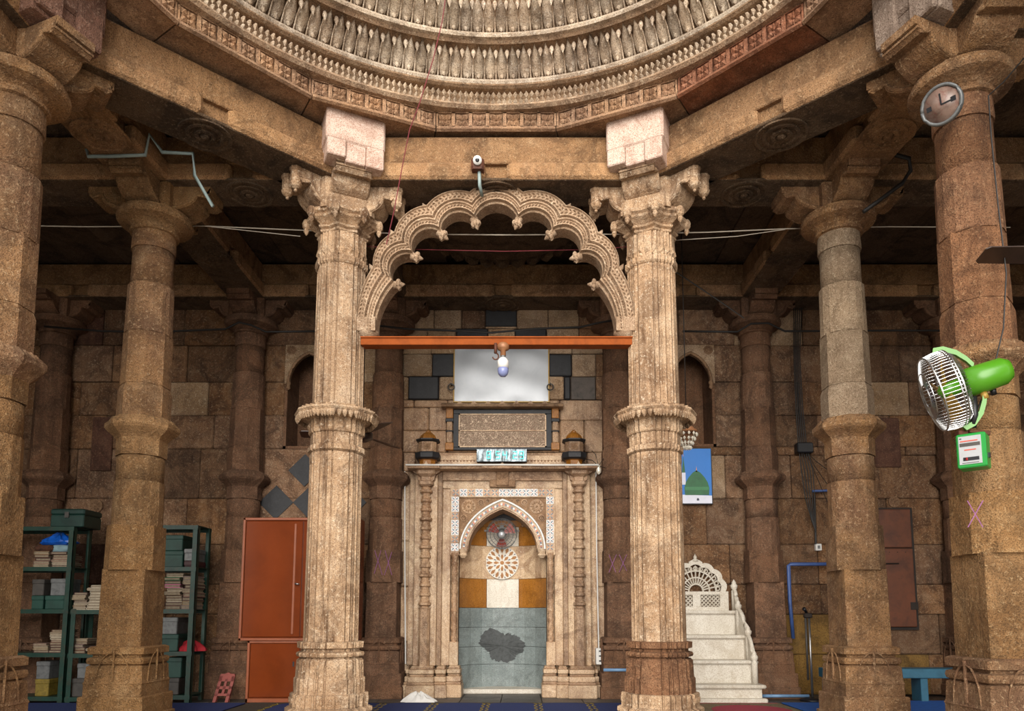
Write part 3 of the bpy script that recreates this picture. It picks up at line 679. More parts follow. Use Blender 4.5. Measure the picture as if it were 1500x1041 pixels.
def petals(zb0, zt0, R0, R1, n, mat, group):
    ring([(2.75, zb0-.04), (R0-.025, zb0-.04), (R0-.035, zb0-.025), (R0-.02, zb0), (R0+.055, zb0+.004), (R1+.07, zt0), (2.75, zt0)], 90, -AA, AA, 'dome', 'petal_backing', False)
    ring([(R0+.03, zb0-.045), (R0-.03, zb0-.042), (R0-.04, zb0-.025), (R0-.03, zb0-.003), (R0+.03, zb0-.001)], 90, -AA, AA, 'domel', 'petal_sill', False)
    # one petal: a bulging pointed leaf with side ribs, built at angle 0 and copied round
    wv = AA/n*(R0+R1)/2; H = zt0-zb0; q = MB(); rows = 9
    vs = []; 
    for j in range(rows+1):
        t = j/rows; wd = wv*(.30+.58*sin(pi*min(1, t*.95+.05))**.7) if t < .97 else wv*.2
        Rj = R0+(R1-R0)*t; 
        for e, hgt in ((-1, .004), (-.5, .03), (0, .046), (.5, .03), (1, .004)):
            vs.append((e*wd, YO+Rj-hgt*(.45+.75*t), zb0+.01+H*t*.97))
    q.add(vs, [(j*5+i, j*5+i+1, j*5+i+6, j*5+i+5) for j in range(rows) for i in range(4)], 0, True)
    # little knob between this petal's tip and the next, and the foot
    q.lathe([(.0, zt0-.085), (.012, zt0-.06), (.02, zt0-.04), (.014, zt0-.02), (.0, zt0)], 6, wv, YO+R1-.025, 1)
    q.lathe([(.0, zb0+.0), (.018, zb0+.01), (.014, zb0+.03), (.0, zb0+.045)], 6, 0, YO+R0-.03)
    q.tube([(wv, YO+R0-.02, zb0+.0), (wv, YO+R0*.5+R1*.5-.015, zb0+H*.5), (wv, YO+R1-.03, zt0-.05)], .006, 4)
    q.v = [(x, y-YO, zz-4.6) for x, y, zz in q.v]; me = q.mesh('petal'); me.materials.append(M[mat]); me.materials.append(M[mat])
    for i in range(n):
        a = -AA+2*AA*(i+.5)/n; o = bpy.data.objects.new('petal', me); COL.objects.link(o); o.parent = dm; o.rotation_euler = (0, 0, -a)
zp0, zp1 = zat(117, 2.36), zat(74, 2.24)
petals(zp0, zp1, 2.38, 2.25, 72, 'domel', '')
zq0, zq1 = zat(50, 2.14), zat(4, 2.0)
ring([(2.7, zp1), (2.24, zp1), (2.2, zp1+.012), (2.19, zp1+.03), (2.21, zp1+.04), (2.2, zp1+.055), (2.17, zq0-.06), (2.15, zq0-.045), (2.13, zq0-.03), (2.7, zq0-.03)], 90, -AA, AA, 'dome', 'roll_moulding', False)
petals(zq0, zq1, 2.15, 2.0, 66, 'domel', '')
ring([(2.7, zq1), (2.0, zq1), (1.96, zq1+.02), (1.98, zq1+.05), (1.94, zq1+.07), (1.92, zq1+.12), (1.88, zq1+.15), (2.7, zq1+.2)], 90, -AA, AA, 'dome', 'upper_moulding', False)

# ================================================================== CUSPED ARCH
ac = thing('cusped_arch', 'carved stone arch of nine lobes hung between the two fluted columns', 'arch', (0, YC-.02, 2.95))
YA = YC-.02
cu = [(531+21, 488), (581, 419), (608, 378), (647, 345), (696, 327)]
inner = [at(u, v, YA) for u, v in cu]; inner = [(x, z) for x, z in inner]
inner = inner+[(-x, z) for x, z in inner[::-1]]
outc = [(525, 488), (549, 397), (580, 347), (627, 308), (689, 289)]
outer = [at(u, v, YA) for u, v in outc]; outer = outer+[(-x, z) for x, z in outer[::-1]]
def arc(p, q, bulge, n=10):
    mx, mz = (p[0]+q[0])/2, (p[1]+q[1])/2; dx, dz = q[0]-p[0], q[1]-p[1]; L = sqrt(dx*dx+dz*dz); nx, nz = -dz/L, dx/L
    h = bulge*L; r = (L*L/4+h*h)/(2*h); th = math.asin(min(1, L/2/r)); th = pi-th if h > L/2 else th; c = (mx+nx*(h-r), mz+nz*(h-r))
    out = []
    for i in range(n+1):
        a = -th+2*th*i/n; out.append((c[0]+r*(sin(a)*dx/L+cos(a)*nx), c[1]+r*(sin(a)*dz/L+cos(a)*nz)))
    return out
bul_i = [.10, .42, .42, .40, .40, .40, .42, .42, .10]; bul_o = [.08, .16, .16, .16, .22, .16, .16, .16, .08]
pin, pout = [], []
for i in range(9):
    pin += arc(inner[i], inner[i+1], bul_i[i]); pout += arc(outer[i], outer[i+1], bul_o[i])
prof = [(0, .085), (0, -.05), (.06, -.06), (.10, -.05), (.13, -.085), (.34, -.075), (.38, -.09), (.44, -.09), (.47, -.055), (.55, -.05), (.60, -.075), (.92, -.07), (.96, -.085), (1, -.08), (1, .085)]
b = MB(); rings = []
for p, q in zip(pin, pout): rings.append([(p[0]+(q[0]-p[0])*t, YA+d, p[1]+(q[1]-p[1])*t) for t, d in prof])
b.loft(rings); obj('arch_band', b, 'arch', ac, world=True)
def arclen(P, Q, t, step):
    pts = [(p[0]+(q[0]-p[0])*t, p[1]+(q[1]-p[1])*t) for p, q in zip(P, Q)]; out = []; acc = 0
    for a, c in zip(pts, pts[1:]):
        L = sqrt((c[0]-a[0])**2+(c[1]-a[1])**2)
        if L == 0: continue
        while acc <= L: out.append((a[0]+(c[0]-a[0])*acc/L, a[1]+(c[1]-a[1])*acc/L, math.atan2(c[1]-a[1], c[0]-a[0]))); acc += step
        acc -= L
    return out
def studs(t, step, r, y, lean=.5):
    b = MB()
    for x, zz, a in arclen(pin, pout, t, step):
        c, d = cos(a+lean), sin(a+lean)
        b.add([(x+r*(p*c-q*d), y, zz+r*(p*d+q*c)) for p, q in ((1.3, 0), (0, .6), (-1.3, 0), (0, -.6))]+[(x, y-.02, zz)], [(0, 1, 4), (1, 2, 4), (2, 3, 4), (3, 0, 4)])
    return b
for nm, bb in (('leaf_studs', studs(.24, .026, .015, YA-.078)), ('outer_studs', studs(.70, .034, .017, YA-.07)), ('outer_studs', studs(.84, .034, .014, YA-.07, -.5)), ('bead_row', studs(.52, .022, .009, YA-.05, 0))):
    o = obj(nm, bb, 'arch', ac, world=True); o['kind'] = 'stuff'
for i, (x, zz) in enumerate(inner):
    b = MB()
    if i in (0, 9):
        xx = (inner[i][0]+outer[i][0])/2
        b.box(xx-.075, xx+.075, YA-.085, YA+.085, zz-.01, zz+.10)
        for k, (r, h) in enumerate(((.085, .0), (.07, -.03))): pass
        b.lathe([(.0, zz-.09), (.02, zz-.08), (.03, zz-.06), (.06, zz-.05), (.07, zz-.03), (.088, zz-.015), (.088, zz+.0), (.075, zz+.02)], 16, xx, YA)
        obj('foot_pendant', b, 'arch', ac, world=True)
    else:
        cx_, cz_ = 0, inner[0][1]+.45; dx, dz = cx_-x, cz_-zz; L = sqrt(dx*dx+dz*dz); dx, dz = dx/L, dz/L
        for k in range(7):
            a = k*2*pi/7; rr = .026
            ex, ey = -dz*cos(a)*rr, sin(a)*rr
            px_, pz_ = x+dx*.02+ex, zz+dz*.02+dx*cos(a)*rr
            b.lathe([(0, pz_-.024), (.018, pz_-.012), (.02, pz_), (.014, pz_+.016), (0, pz_+.026)], 6, px_, YA+ey-.02)
        b.tube([(x-dx*.03, YA-.02, zz-dz*.03), (x+dx*.03, YA-.02, zz+dz*.03), (x+dx*.07, YA-.02, zz+dz*.07)], [.034, .028, .006], 8)
        obj('cusp_bud', b, 'arch', ac, world=True)
for x, zz in outer[1:-1]:
    if abs(x) < .3: continue
    s = 1 if x > 0 else -1
    b = MB(); b.tube([(x, YA, zz), (x+s*.03, YA, zz+.03), (x+s*.045, YA, zz+.06)], [.03, .02, .003], 6); obj('crest_leaf', b, 'arch', ac, world=True)
x0, z0 = at(530, 508, YA); x1, z1 = at(925, 497, YA)
tb = thing('tie_beam', 'rust orange painted iron tie beam between the two fluted columns', 'beam', (0, YA, z0))
b = MB(); b.cbox(x0, x1, YA-.05, YA+.05, z0, z1, .004); obj('bar', b, 'tie', tb, world=True)
b = MB(); b.box(x0, x1, YA-.062, YA+.062, z1-.008, z1+.002); obj('flange', b, 'tie', tb, world=True)


# ================================================================== MIHRAB
YM = 7.60
mi = thing('mihrab', 'cream marble prayer niche with inlaid pointed arch between the dark pilasters', 'prayer niche', (0, YM, 0))
def mp(n, b, m): return obj(n, b, m, mi, world=True)
def mrect(u0, v0, u1, v1, y0, y1, m, n, c=.006, Y=None):
    x0, x1, z0, z1 = rect(u0, v0, u1, v1, Y or y0); return mp(n, MB().cbox(x0, x1, y0, y1, z0, z1, c), m)
UC = 735.6
def mir(fn):
    for s in (-1, 1): fn(s)
X = lambda px: px*(7.72)/F                               # pixel run at the mihrab to metres
zv = lambda v, Y=YM: at(735, v, Y)[1]
zc, zb = zv(686), zv(975)
for s in (-1, 1):
    q = lambda a, b: tuple(sorted((s*X(a), s*X(b))))
    # stepped marble strips from the outside in
    for a, b, y, m in ((138, 128, .03, 'marble'), (128, 118, .06, 'marbled'), (95, 88, .10, 'marbled'), (88, 76, .07, 'marble')):
        xa, xb = q(a, b); mp('jamb_strip', MB().cbox(xa, xb, YB-y, YB+.03, zb, zc, .006), m)
    xa, xb = q(127, 121); mp('thin_colonnette', MB().cbox(xa, xb, YB-.085, YB, zv(880), zv(705), .01), 'marbled')
    xa, xb = q(128, 95); mp('pilaster_back', MB().cbox(xa, xb, YB-.12, YB+.02, zb, zc, .006), 'marble')
    # banded baluster pilaster
    xc = s*X(111); P = []; z0, z1 = zv(890), zv(712)
    mp('pilaster_foot', MB().stack(octc(.6), [(.058, zb), (.056, z0-.02), (.062, z0)], xc, YB-.15), 'marbled')
    r = .05; nb = 13; prof = [(.055, z0)]
    for i in range(nb):
        a = z0+(z1-z0)*i/nb; h = (z1-z0)/nb
        prof += [(r*.78, a+.02*h), (r*.78, a+.15*h), (r*(1.12 if i % 3 else 1.28), a+.3*h), (r*(1.12 if i % 3 else 1.28), a+.52*h), (r*.9, a+.62*h), (r*.98, a+.8*h), (r*.75, a+.95*h)]
    prof += [(.05, z1)]
    mp('banded_shaft', MB().stack(octc(.55), prof, xc, YB-.15), 'marbled')
    mp('capital', MB().stack(octc(.75), [(.05, z1-.01), (.075, z1+.01), (.075, z1+.04), (.058, z1+.05), (.06, z1+.09), (.10, z1+.12), (.10, z1+.15), (.12, z1+.17), (.12, zv(684))], xc, YB-.15), 'marbled')
    for e in (-1, 1): mp('capital_bracket', MB().loft([[(xc+e*a_, y_, z_) for a_, z_ in ((.05, z1+.04), (.085, z1+.06), (.10, z1+.12), (.145, z1+.15), (.145, z1+.185), (.05, z1+.185))] for y_ in (YB-.19, YB-.11)]), 'marbled')
    # inner colonnette under the arch frame
    xi = s*X(70); z0, z1 = zv(940), zv(817); prof = [(.036, z0-.01), (.04, z0)]; nb = 9; r = .033
    for i in range(nb):
        a = z0+(z1-z0)*i/nb; h = (z1-z0)/nb; prof += [(r*.75, a+.05*h), (r*1.1, a+.3*h), (r*1.1, a+.55*h), (r*.8, a+.7*h), (r*.95, a+.9*h)]
    prof += [(.03, z1), (.05, z1+.04), (.05, z1+.06)]
    mp('colonnette', MB().stack(ngon(10), prof, xi, YB-.05, smooth=True), 'marbled')
    xa, xb = q(77, 63.5); mp('colonnette_foot', MB().cbox(xa, xb, YB-.085, YB, zb, z0, .006), 'marble')
    # moulded base in stepped courses
    for a, b, yf in ((138, 128, .30), (132, 92, .38), (96, 76, .33), (80, 56, .28)):
        for k, (zz0, zz1, o_, m) in enumerate(((0, .13, .0, 'marble'), (.13, .155, .02, 'marbled'), (.155, .21, .035, 'marble'), (.21, .235, .065, 'marbled'), (.235, .28, .05, 'marble'), (.28, .30, .08, 'marbled'), (.30, zb, .1, 'marble'))):
            xa, xb = q(a, b); mp('base_course', MB().cbox(xa+o_*.35, xb-o_*.35, YB-yf+o_*1.5, YB, zz0, zz1, .008), m)
# lintel, keystone, cornice
x_ = X(88)
mp('lintel', MB().cbox(-x_, x_, YB-.09, YB+.02, zv(714), zv(701), .006), 'marble')
mp('lintel_upper', MB().cbox(-x_, x_, YB-.11, YB+.02, zv(701), zv(689), .006), 'marbled')
mp('lintel_fillet', MB().cbox(-x_, x_, YB-.125, YB+.02, zv(703), zv(699.5), .003), 'marbled')
mp('keystone', MB().cbox(-X(19), X(19), YB-.14, YB, zv(713), zv(702), .008).cbox(-X(9), X(9), YB-.16, YB, zv(711), zv(690), .006), 'carv')
b = MB(); rosetteY = YB-.162; mp('keystone_boss', MB().lathe([(.05, zv(689)-.02), (.1, zv(689)-.01), (.11, zv(689)+.01), (.06, zv(689)+.02)], 16, 0, YB-.12), 'marbled')
zk = zv(683, YB-.25)
cor = MB(); N = 9; prx = [(YB, zk-.02), (YB-.2, zk-.035), (YB-.29, zk-.03), (YB-.30, zk-.005), (YB-.22, zk+.015), (YB-.1, zk+.05), (YB, zk+.055)]
cor.loft([[(x, y, z) for y, z in prx] for x in (-X(136), X(136))])
for s in (-1, 1): cor.loft([[(s*x, y-.03, z) for y, z in prx] for x in (X(90), X(136))])
cor.loft([[(x, y-.02, z) for y, z in prx] for x in (-X(28), X(28))])
mp('cornice', cor, 'marbled')
for u in (-110, -54, 0, 54, 110): mp('cornice_crest', MB().loft([[(X(u)-.04, y, zk+.0), (X(u)+.04, y, zk+.0), (X(u)+.012, y, zk+.035), (X(u), y, zk+.06), (X(u)-.012, y, zk+.035)] for y in (YB-.26, YB-.235)]), 'marble')
mp('upper_frieze', MB().cbox(-X(105), X(105), YB-.05, YB+.02, zk+.03, zv(664), .005), 'marble')
b = MB()
for i in range(40):
    x = -X(100)+X(200)*(i+.5)/40; b.add([(x-.018, YB-.05, zv(671)), (x, YB-.05, zv(674)), (x+.018, YB-.05, zv(671)), (x, YB-.065, zv(672))], [(0, 1, 3), (1, 2, 3), (2, 0, 3)])
o = mp('zigzag_band', b, 'marbled')
# mosaic frame: tile by tile
def tile(x, z, h, y):
    b = MB(); b.box(x-h, x+h, y, y+.02, z-h, z+h, 0)
    for k in range(4):
        a = k*pi/2+pi/4; c, d = cos(a), sin(a); P = lambda r, w_: (x+h*(r*c-w_*d), y-.003, z+h*(r*d+w_*c))
        b.add([P(.18, 0), P(.6, .2), P(1.18, 0), P(.6, -.2)], [(0, 1, 2, 3)], 1)
        a += pi/4; c, d = cos(a), sin(a)
        b.add([(x+h*(r*c-w_*d), y-.003, z+h*(r*d+w_*c)) for r, w_ in ((.55, 0), (.75, .18), (.95, 0), (.75, -.18))], [(0, 1, 2, 3)], 2)
    b.add([(x+h*.14*p, y-.003, z+h*.14*q_) for p, q_ in ((1, 0), (0, 1), (-1, 0), (0, -1))], [(0, 1, 2, 3)], 3)
    return mp('mosaic_tile', b, ['mosw' if random.random() < .5 else 'marble', 'mosb', 'moso', 'mosw'])
h = X(5.75); zt = zv(720); n = 13
mp('mosaic_bed', MB().cbox(-X(77), X(77), YB-.085, YB, zv(727), zv(713), .003), 'marble')
for i in range(n): tile(-h*(n-1)+2*h*i, zt, h*.94, YB-.088)
for s in (-1, 1):
    xa, xb = sorted((s*X(77), s*X(63.5))); mp('mosaic_bed', MB().cbox(xa, xb, YB-.085, YB, zv(812), zv(727), .003), 'marble')
    for j in range(1, 8): tile(s*X(69.5), zt-2*h*j, h*.94, YB-.088)
# pointed arch with inlaid band and carved spandrels
zs, za = zv(803), zv(729); HW = X(63); n = 16; A = []
for i in range(n+1):
    t = i/n; a = t*radians(64); R = HW/(1-cos(radians(64)))
    A.append((HW-R*(1-cos(a)), (za-zs)*sin(a)/sin(radians(64))))
def archband(k0, k1, y0, y1, mat, name, m=0):
    b = MB()
    for s in (-1, 1):
        b.loft([[(s*x*k0, y0, zs+z*k0), (s*x*k1, y0, zs+z*k1), (s*x*k1, y1, zs+z*k1), (s*x*k0, y1, zs+z*k0)] for x, z in A])
    return mp(name, b, mat)
archband(.83, .97, YB-.075, YB+.06, 'marble', 'arch_band'); archband(.965, 1.0, YB-.09, YB+.02, 'mosw', 'arch_fillet'); archband(.80, .84, YB-.06, YB+.30, 'marbled', 'arch_soffit')
b = MB(); i = 0
for s in (-1, 1):
    for (x, z), (x2, z2) in zip(A, A[1:]):
        for f in (.25, .75):
            px_, pz_ = s*(x+(x2-x)*f)*.90, zs+(z+(z2-z)*f)*.90; r = .016; i += 1
            b.add([(px_+r*c*.8, YB-.078, pz_+r*d) for c, d in ((1, 0), (0, 1), (-1, 0), (0, -1))], [(0, 1, 2, 3)], i % 3)
mp('arch_inlay', b, ['mosb', 'moso', 'mosw'])
b = MB(); ztp = zv(726.5)
for s in (-1, 1):
    for (x, z), (x2, z2) in zip(A, A[1:]):
        b.loft([[(s*x*.98, y, zs+z*.98), (s*X(63.6), y, zs+z*.98), (s*X(63.6), y, zs+z2*.98), (s*x2*.98, y, zs+z2*.98)] for y in (YB-.062, YB+.03)])
b.box(-X(63.6), X(63.6), YB-.062, YB+.03, zs+A[-1][1]*.98, ztp)
mp('spandrel', b, 'carv')
for s in (-1, 1):
    for u, v, r in ((50, 740, .075), (32, 734, .033), (57, 757, .035), (22, 731, .02)): rosette(s*X(u), zv(v), r, YB-.066, mi, 'marbled', 12)
    mp('arch_corbel', MB().stack(octc(.8), [(.02, zv(816)), (.045, zv(812)), (.035, zv(809)), (.05, zs), (.05, zs+.01)], s*X(57.5), YB-.03), 'marble')
# niche interior: curved back faced with marble panels
YN = YB+.40
def npanel(u0, v0, u1, v1, m, d=0.):
    xa, xb, z0, z1 = rect(u0, v0, u1, v1, YN); b = MB(); n = 8
    xa, xb = max(xa, -NW), min(xb, NW)
    yy = lambda x: YN-.30*(abs(x)/NW)**2.6-d
    rr = []
    for i in range(n+1):
        x = xa+.002+(xb-xa-.004)*i/n; rr.append([(x, yy(x), z0+.002), (x, yy(x)+.05, z0+.002), (x, yy(x)+.05, z1-.002), (x, yy(x), z1-.002)])
    b.loft(rr); return mp('niche_panel', b, m)
for r in [(672, 890, 800, 918, 'bluem'), (672, 918, 800, 946, 'bluem'), (672, 946, 800, 972, 'bluem'), (672, 972, 800, 1012, 'bluem'),
          (668, 848, 713, 890, 'onyx'), (713, 848, 760, 890, 'marblew'), (760, 848, 804, 890, 'onyx'), (668, 800, 804, 848, 'marble'),
          (668, 772, 713, 800, 'onyx'), (713, 772, 760, 800, 'marblew'), (760, 772, 804, 800, 'onyx'), (668, 762, 708, 772, 'marbled'), (708, 762, 764, 772, 'onyx'), (764, 762, 804, 772, 'marbled'),
          (668, 752, 735, 762, 'slate'), (735, 752, 804, 762, 'slate'), (668, 725, 804, 752, 'carv')]: npanel(*r)
mp('niche_sill', MB().cbox(-NW, NW, YN-.33, YN, 0, .05, .01), 'marblew')
b = MB(); cx0, cz0 = at(735, 945, YN); n = 90; pts = []
for i in range(n):
    a = 2*pi*i/n; r = .185*(1+.06*random.uniform(-1, 1)+.17*sin(2*a+2.4)+.12*sin(3*a+.6)+.05*sin(6*a+2)+.03*sin(13*a)); pts.append((cx0+r*cos(a)*1.12, YN-.012-.30*(abs(cx0+r*cos(a)*1.12)/NW)**2.6, cz0+r*sin(a)))
b.add([(cx0, YN-.012, cz0)]+pts, [(0, i+1, (i+1) % n+1) for i in range(n)]); mp('damp_patch', b, 'wet')
# inlaid sun medallion
x, z = at(735.5, 824, YN-.03); r = X(24.5)*1.04
b = MB(); y = YN-.035
b.add([(x+r*cos(2*pi*i/40), y, z+r*sin(2*pi*i/40)) for i in range(40)]+[(x+r*cos(2*pi*i/40), y+.03, z+r*sin(2*pi*i/40)) for i in range(40)], [tuple(range(40))]+[(i, (i+1) % 40, 40+(i+1) % 40, 40+i) for i in range(40)], 0)
def lz(a, r0, r1, w_, m):
    c, d = cos(a), sin(a); rm = r0+(r1-r0)*.6
    b.add([(x+r*(p*c-q*d), y-.004, z+r*(p*d+q*c)) for p, q in ((r0, 0), (rm, w_), (r1, w_*.4), (r1, -w_*.4), (rm, -w_))], [(0, 1, 2, 3, 4)], m)
for k in range(16): lz(k*pi/8, .55, .93, .10, 1); lz(k*pi/8+pi/16, .82, .97, .035, 2)
for k in range(8): lz(k*pi/4, .16, .50, .09, 1); lz(k*pi/4+pi/8, .36, .54, .045, 2)
b.add([(x+r*.12*cos(2*pi*i/12), y-.004, z+r*.12*sin(2*pi*i/12)) for i in range(12)], [tuple(range(12))], 1)
mp('sun_medallion', b, ['marblew', 'onyx', 'mosb'])
# small caged fan
def wallfan(u, v, Y):
    x, z = at(u, v, Y); r = .168; t = thing('niche_fan', 'small caged fan with red blades mounted high inside the niche', 'fan', (x, Y, z))
    tilt = lambda b: b.xform(lambda a, y, c: (a, y*cos(.35)-c*sin(.35)*-1*-1, c*cos(.35)+y*sin(.35)*-1*-1))
    b = MB()
    for rr, yy in ((r, 0), (r*.98, -.05), (r*.75, -.065), (r*.5, -.07), (r*.25, -.07)):
        b.tube([(rr*cos(2*pi*i/24), yy, rr*sin(2*pi*i/24)) for i in range(25)], .0035, 4)
    for i in range(24):
        a = 2*pi*i/24; b.tube([(r*cos(a), 0, r*sin(a)), (r*.98*cos(a), -.05, r*.98*sin(a)), (r*.25*cos(a), -.07, r*.25*sin(a))], .0018, 4)
    obj('cage', tilt(b), 'greyb', t)
    for k in range(3):
        a = k*2*pi/3+.5; b = MB(); n = 8; rim = []
        for i in range(n+1): q = a-.42+.84*i/n; rim.append((r*.88*cos(q), -.03+.02*(i/n), r*.88*sin(q)))
        b.add([(r*.2*cos(a-.3), -.03, r*.2*sin(a-.3)), (r*.2*cos(a+.3), -.02, r*.2*sin(a+.3))]+rim[::-1], [tuple(range(n+3))]); obj('blade', tilt(b), 'fanred', t)
    b = MB().tube([(0, .0, 0), (0, -.078, 0)], [.035, .034], 16); obj('hub', tilt(b), 'silver', t)
    obj('motor', tilt(MB().tube([(0, .09, 0), (0, 0, 0)], [.04, .055], 14)), 'greyd', t)
    obj('mount', MB().box(-.02, .02, .04, .16, .0, .10).box(-r*1.15, r*1.15, .0, .012, .02, .04), 'greyd', t)
wallfan(735, 781, YN-.18)

# ---------------- above the cornice
x0, x1, z0, z1 = rect(666, 507, 803, 588, YB-.04)
pl = thing('metal_sheet', 'shiny crumpled metal sheet framed on the wall above the inscription', 'panel', ((x0+x1)/2, YB-.04, z0))
b = MB(); nx, nz = 24, 14; vs = []
for j in range(nz+1):
    for i in range(nx+1):
        x = x0+(x1-x0)*i/nx; z = z0+(z1-z0)*j/nz; e = min(i, nx-i, j, nz-j)
        vs.append((x, YB-.045+(0 if e == 0 else .003*sin(x*9+z*5)*cos(z*13-x*4)), z))
b.add(vs, [(j*(nx+1)+i, j*(nx+1)+i+1, (j+1)*(nx+1)+i+1, (j+1)*(nx+1)+i) for j in range(nz) for i in range(nx)], 0, True); b.box(x0, x1, YB-.035, YB-.02, z0, z1)
obj('sheet', b, 'steel', pl, world=True)
b = MB(); e = .012
for q in ((x0-e, x0, z0-e, z1+e), (x1, x1+e, z0-e, z1+e), (x0, x1, z0-e, z0)): b.box(q[0], q[1], YB-.055, YB-.01, q[2], q[3])
obj('edge_frame', b, 'gold', pl, world=True)
x0, x1, z0, z1 = rect(664, 600, 808, 659, YB-.04)
ins = thing('inscription_panel', 'carved inscription tablet of two lines in a black slate border', 'plaque', ((x0+x1)/2, YB-.04, z0))
ip = lambda n, b, m: obj(n, b, m, ins, world=True)
e = X(8)
for q in ((x0, x1, z1-e*.8, z1), (x0, x1, z0, z0+e*.5), (x0, x0+e, z0+e*.5, z1-e*.8), (x1-e, x1, z0+e*.5, z1-e*.8)): ip('slate_border', MB().cbox(q[0], q[1], YB-.05, YB, q[2], q[3], .004), 'slate')
zm = (z0+z1)/2-.01
for a, c in ((z0+e*.5+.015, zm-.006), (zm+.006, z1-e*.8-.012)): ip('text_line', MB().cbox(x0+e+.015, x1-e-.015, YB-.045, YB, a, c, .003), 'inscr')
for q in ((x0+e, x1-e, z1-e*.8-.012, z1-e*.8), (x0+e, x1-e, zm-.006, zm+.006), (x0+e, x1-e, z0+e*.5, z0+e*.5+.015), (x0+e, x0+e+.015, z0+e*.5, z1-e*.8), (x1-e-.015, x1-e, z0+e*.5, z1-e*.8)): ip('inner_fillet', MB().box(q[0], q[1], YB-.052, YB, q[2], q[3]), 'marble')
for s in (-1, 1):
    xc = (x0+x1)/2+s*((x1-x0)/2+X(5.5))
    for a, c, w_, m in ((z0, z0+.08, .045, 'onyx'), (z0+.08, z0+.20, .03, 'marbled'), (z0+.20, z0+.215, .042, 'slate'), (z0+.215, z0+.31, .03, 'marbled'), (z0+.31, z0+.35, .045, 'slate'), (z0+.35, z1+.02, .038, 'onyx')): ip('side_colonnette', MB().cbox(xc-w_, xc+w_, YB-.06, YB, a, c, .005), m)
zz = z1+.01; b = MB().loft([[(x, y, z) for y, z in ((YB, zz), (YB-.14, zz), (YB-.16, zz+.02), (YB-.1, zz+.05), (YB, zz+.075))] for x in (x0-X(17), x1+X(17))])
for k in range(7): xx = x0+(x1-x0)*(k+.5)/7; b.loft([[(xx-.04, y, zz+.02), (xx+.04, y, zz+.02), (xx, y, zz+.06)] for y in (YB-.15, YB-.13)])
ip('small_cornice', b, 'marbled')
def turret(u, lab):
    x, _ = at(u, 660, YB-.1); z0 = zv(683, YB-.1); t = thing('stone_turret', lab, 'ornament', (x, YB-.15, z0), 'small turrets on the mihrab cornice'); t.scale = (.74, .74, .86)
    P = lambda n, pr_, m, k=.5: obj(n, MB().stack(octc(k), pr_), m, t)
    P('foot', [(.11, 0), (.11, .05), (.13, .06)], 'onyx'); P('lower_ring', [(.13, .06), (.17, .08), (.175, .13), (.165, .15), (.12, .155)], 'slate')
    P('drum', [(.125, .155), (.125, .28)], 'marbled', .6); P('upper_ring', [(.125, .28), (.165, .30), (.165, .315), (.12, .325)], 'slate')
    P('cap', [(.12, .325), (.115, .34), (.10, .37), (.055, .41), (.035, .415), (.035, .43), (.01, .45)], 'onyx')
    bb = MB(); 
    for p, q in ((0, .19), ): bb.box(-.05, .05, -.133, -.12, .18, .26); bb.add([(-.04, -.134, .22), (0, -.134, .19), (.04, -.134, .22), (0, -.134, .25), (0, -.15, .22)], [(0, 1, 4), (1, 2, 4), (2, 3, 4), (3, 0, 4)])
    obj('carved_panel', bb, 'carv', t)
turret(628, 'small domed stone turret on the mihrab cornice left of the inscription'); turret(840, 'small domed stone turret on the mihrab cornice right of the inscription')
# LED clock board
x0, x1, z0, z1 = rect(698, 657, 772, 676, YB-.30)
lc = thing('digital_clock', 'foil-wrapped digital clock board resting on the mihrab cornice', 'clock', ((x0+x1)/2, YB-.28, z0))
obj('case', MB().cbox(x0, x1, YB-.29, YB-.22, z0, z1, .006), 'black', lc, world=True)
b = MB(); n = 30; vs = []
for j in range(3):
    for i in range(n+1): vs.append((x0+.004+(x1-x0-.008)*i/n, YB-.294-random.uniform(0, .010), z0+.004+(z1-z0-.008)*j/2))
b.add(vs, [(j*(n+1)+i, j*(n+1)+i+1, (j+1)*(n+1)+i+1, (j+1)*(n+1)+i) for j in range(2) for i in range(n)]); obj('foil_front', b, 'film', lc, world=True)
SEG = {'8': 'abcdefg', '5': 'acdfg', '4': 'bcfg', '2': 'abdeg', '9': 'abcdfg'}
def digit(ch, xx, zz, w_, h):
    b = MB(); t_ = w_*.16
    R_ = {'a': (0, w_, h-t_, h), 'd': (0, w_, 0, t_), 'g': (0, w_, h/2-t_/2, h/2+t_/2), 'f': (0, t_, h/2, h), 'b': (w_-t_, w_, h/2, h), 'e': (0, t_, 0, h/2), 'c': (w_-t_, w_, 0, h/2)}
    for s_ in SEG[ch]: q = R_[s_]; b.box(xx+q[0], xx+q[1], YB-.309, YB-.306, zz+q[2], zz+q[3])
    obj('digit', b, 'led', lc, world=True)
W_ = x1-x0; H_ = z1-z0
for ch, f in (('8', .20), ('5', .38), ('4', .52), ('2', .72), ('9', .85)): digit(ch, x0+W_*f, z0+H_*.2, W_*.085, H_*.6)
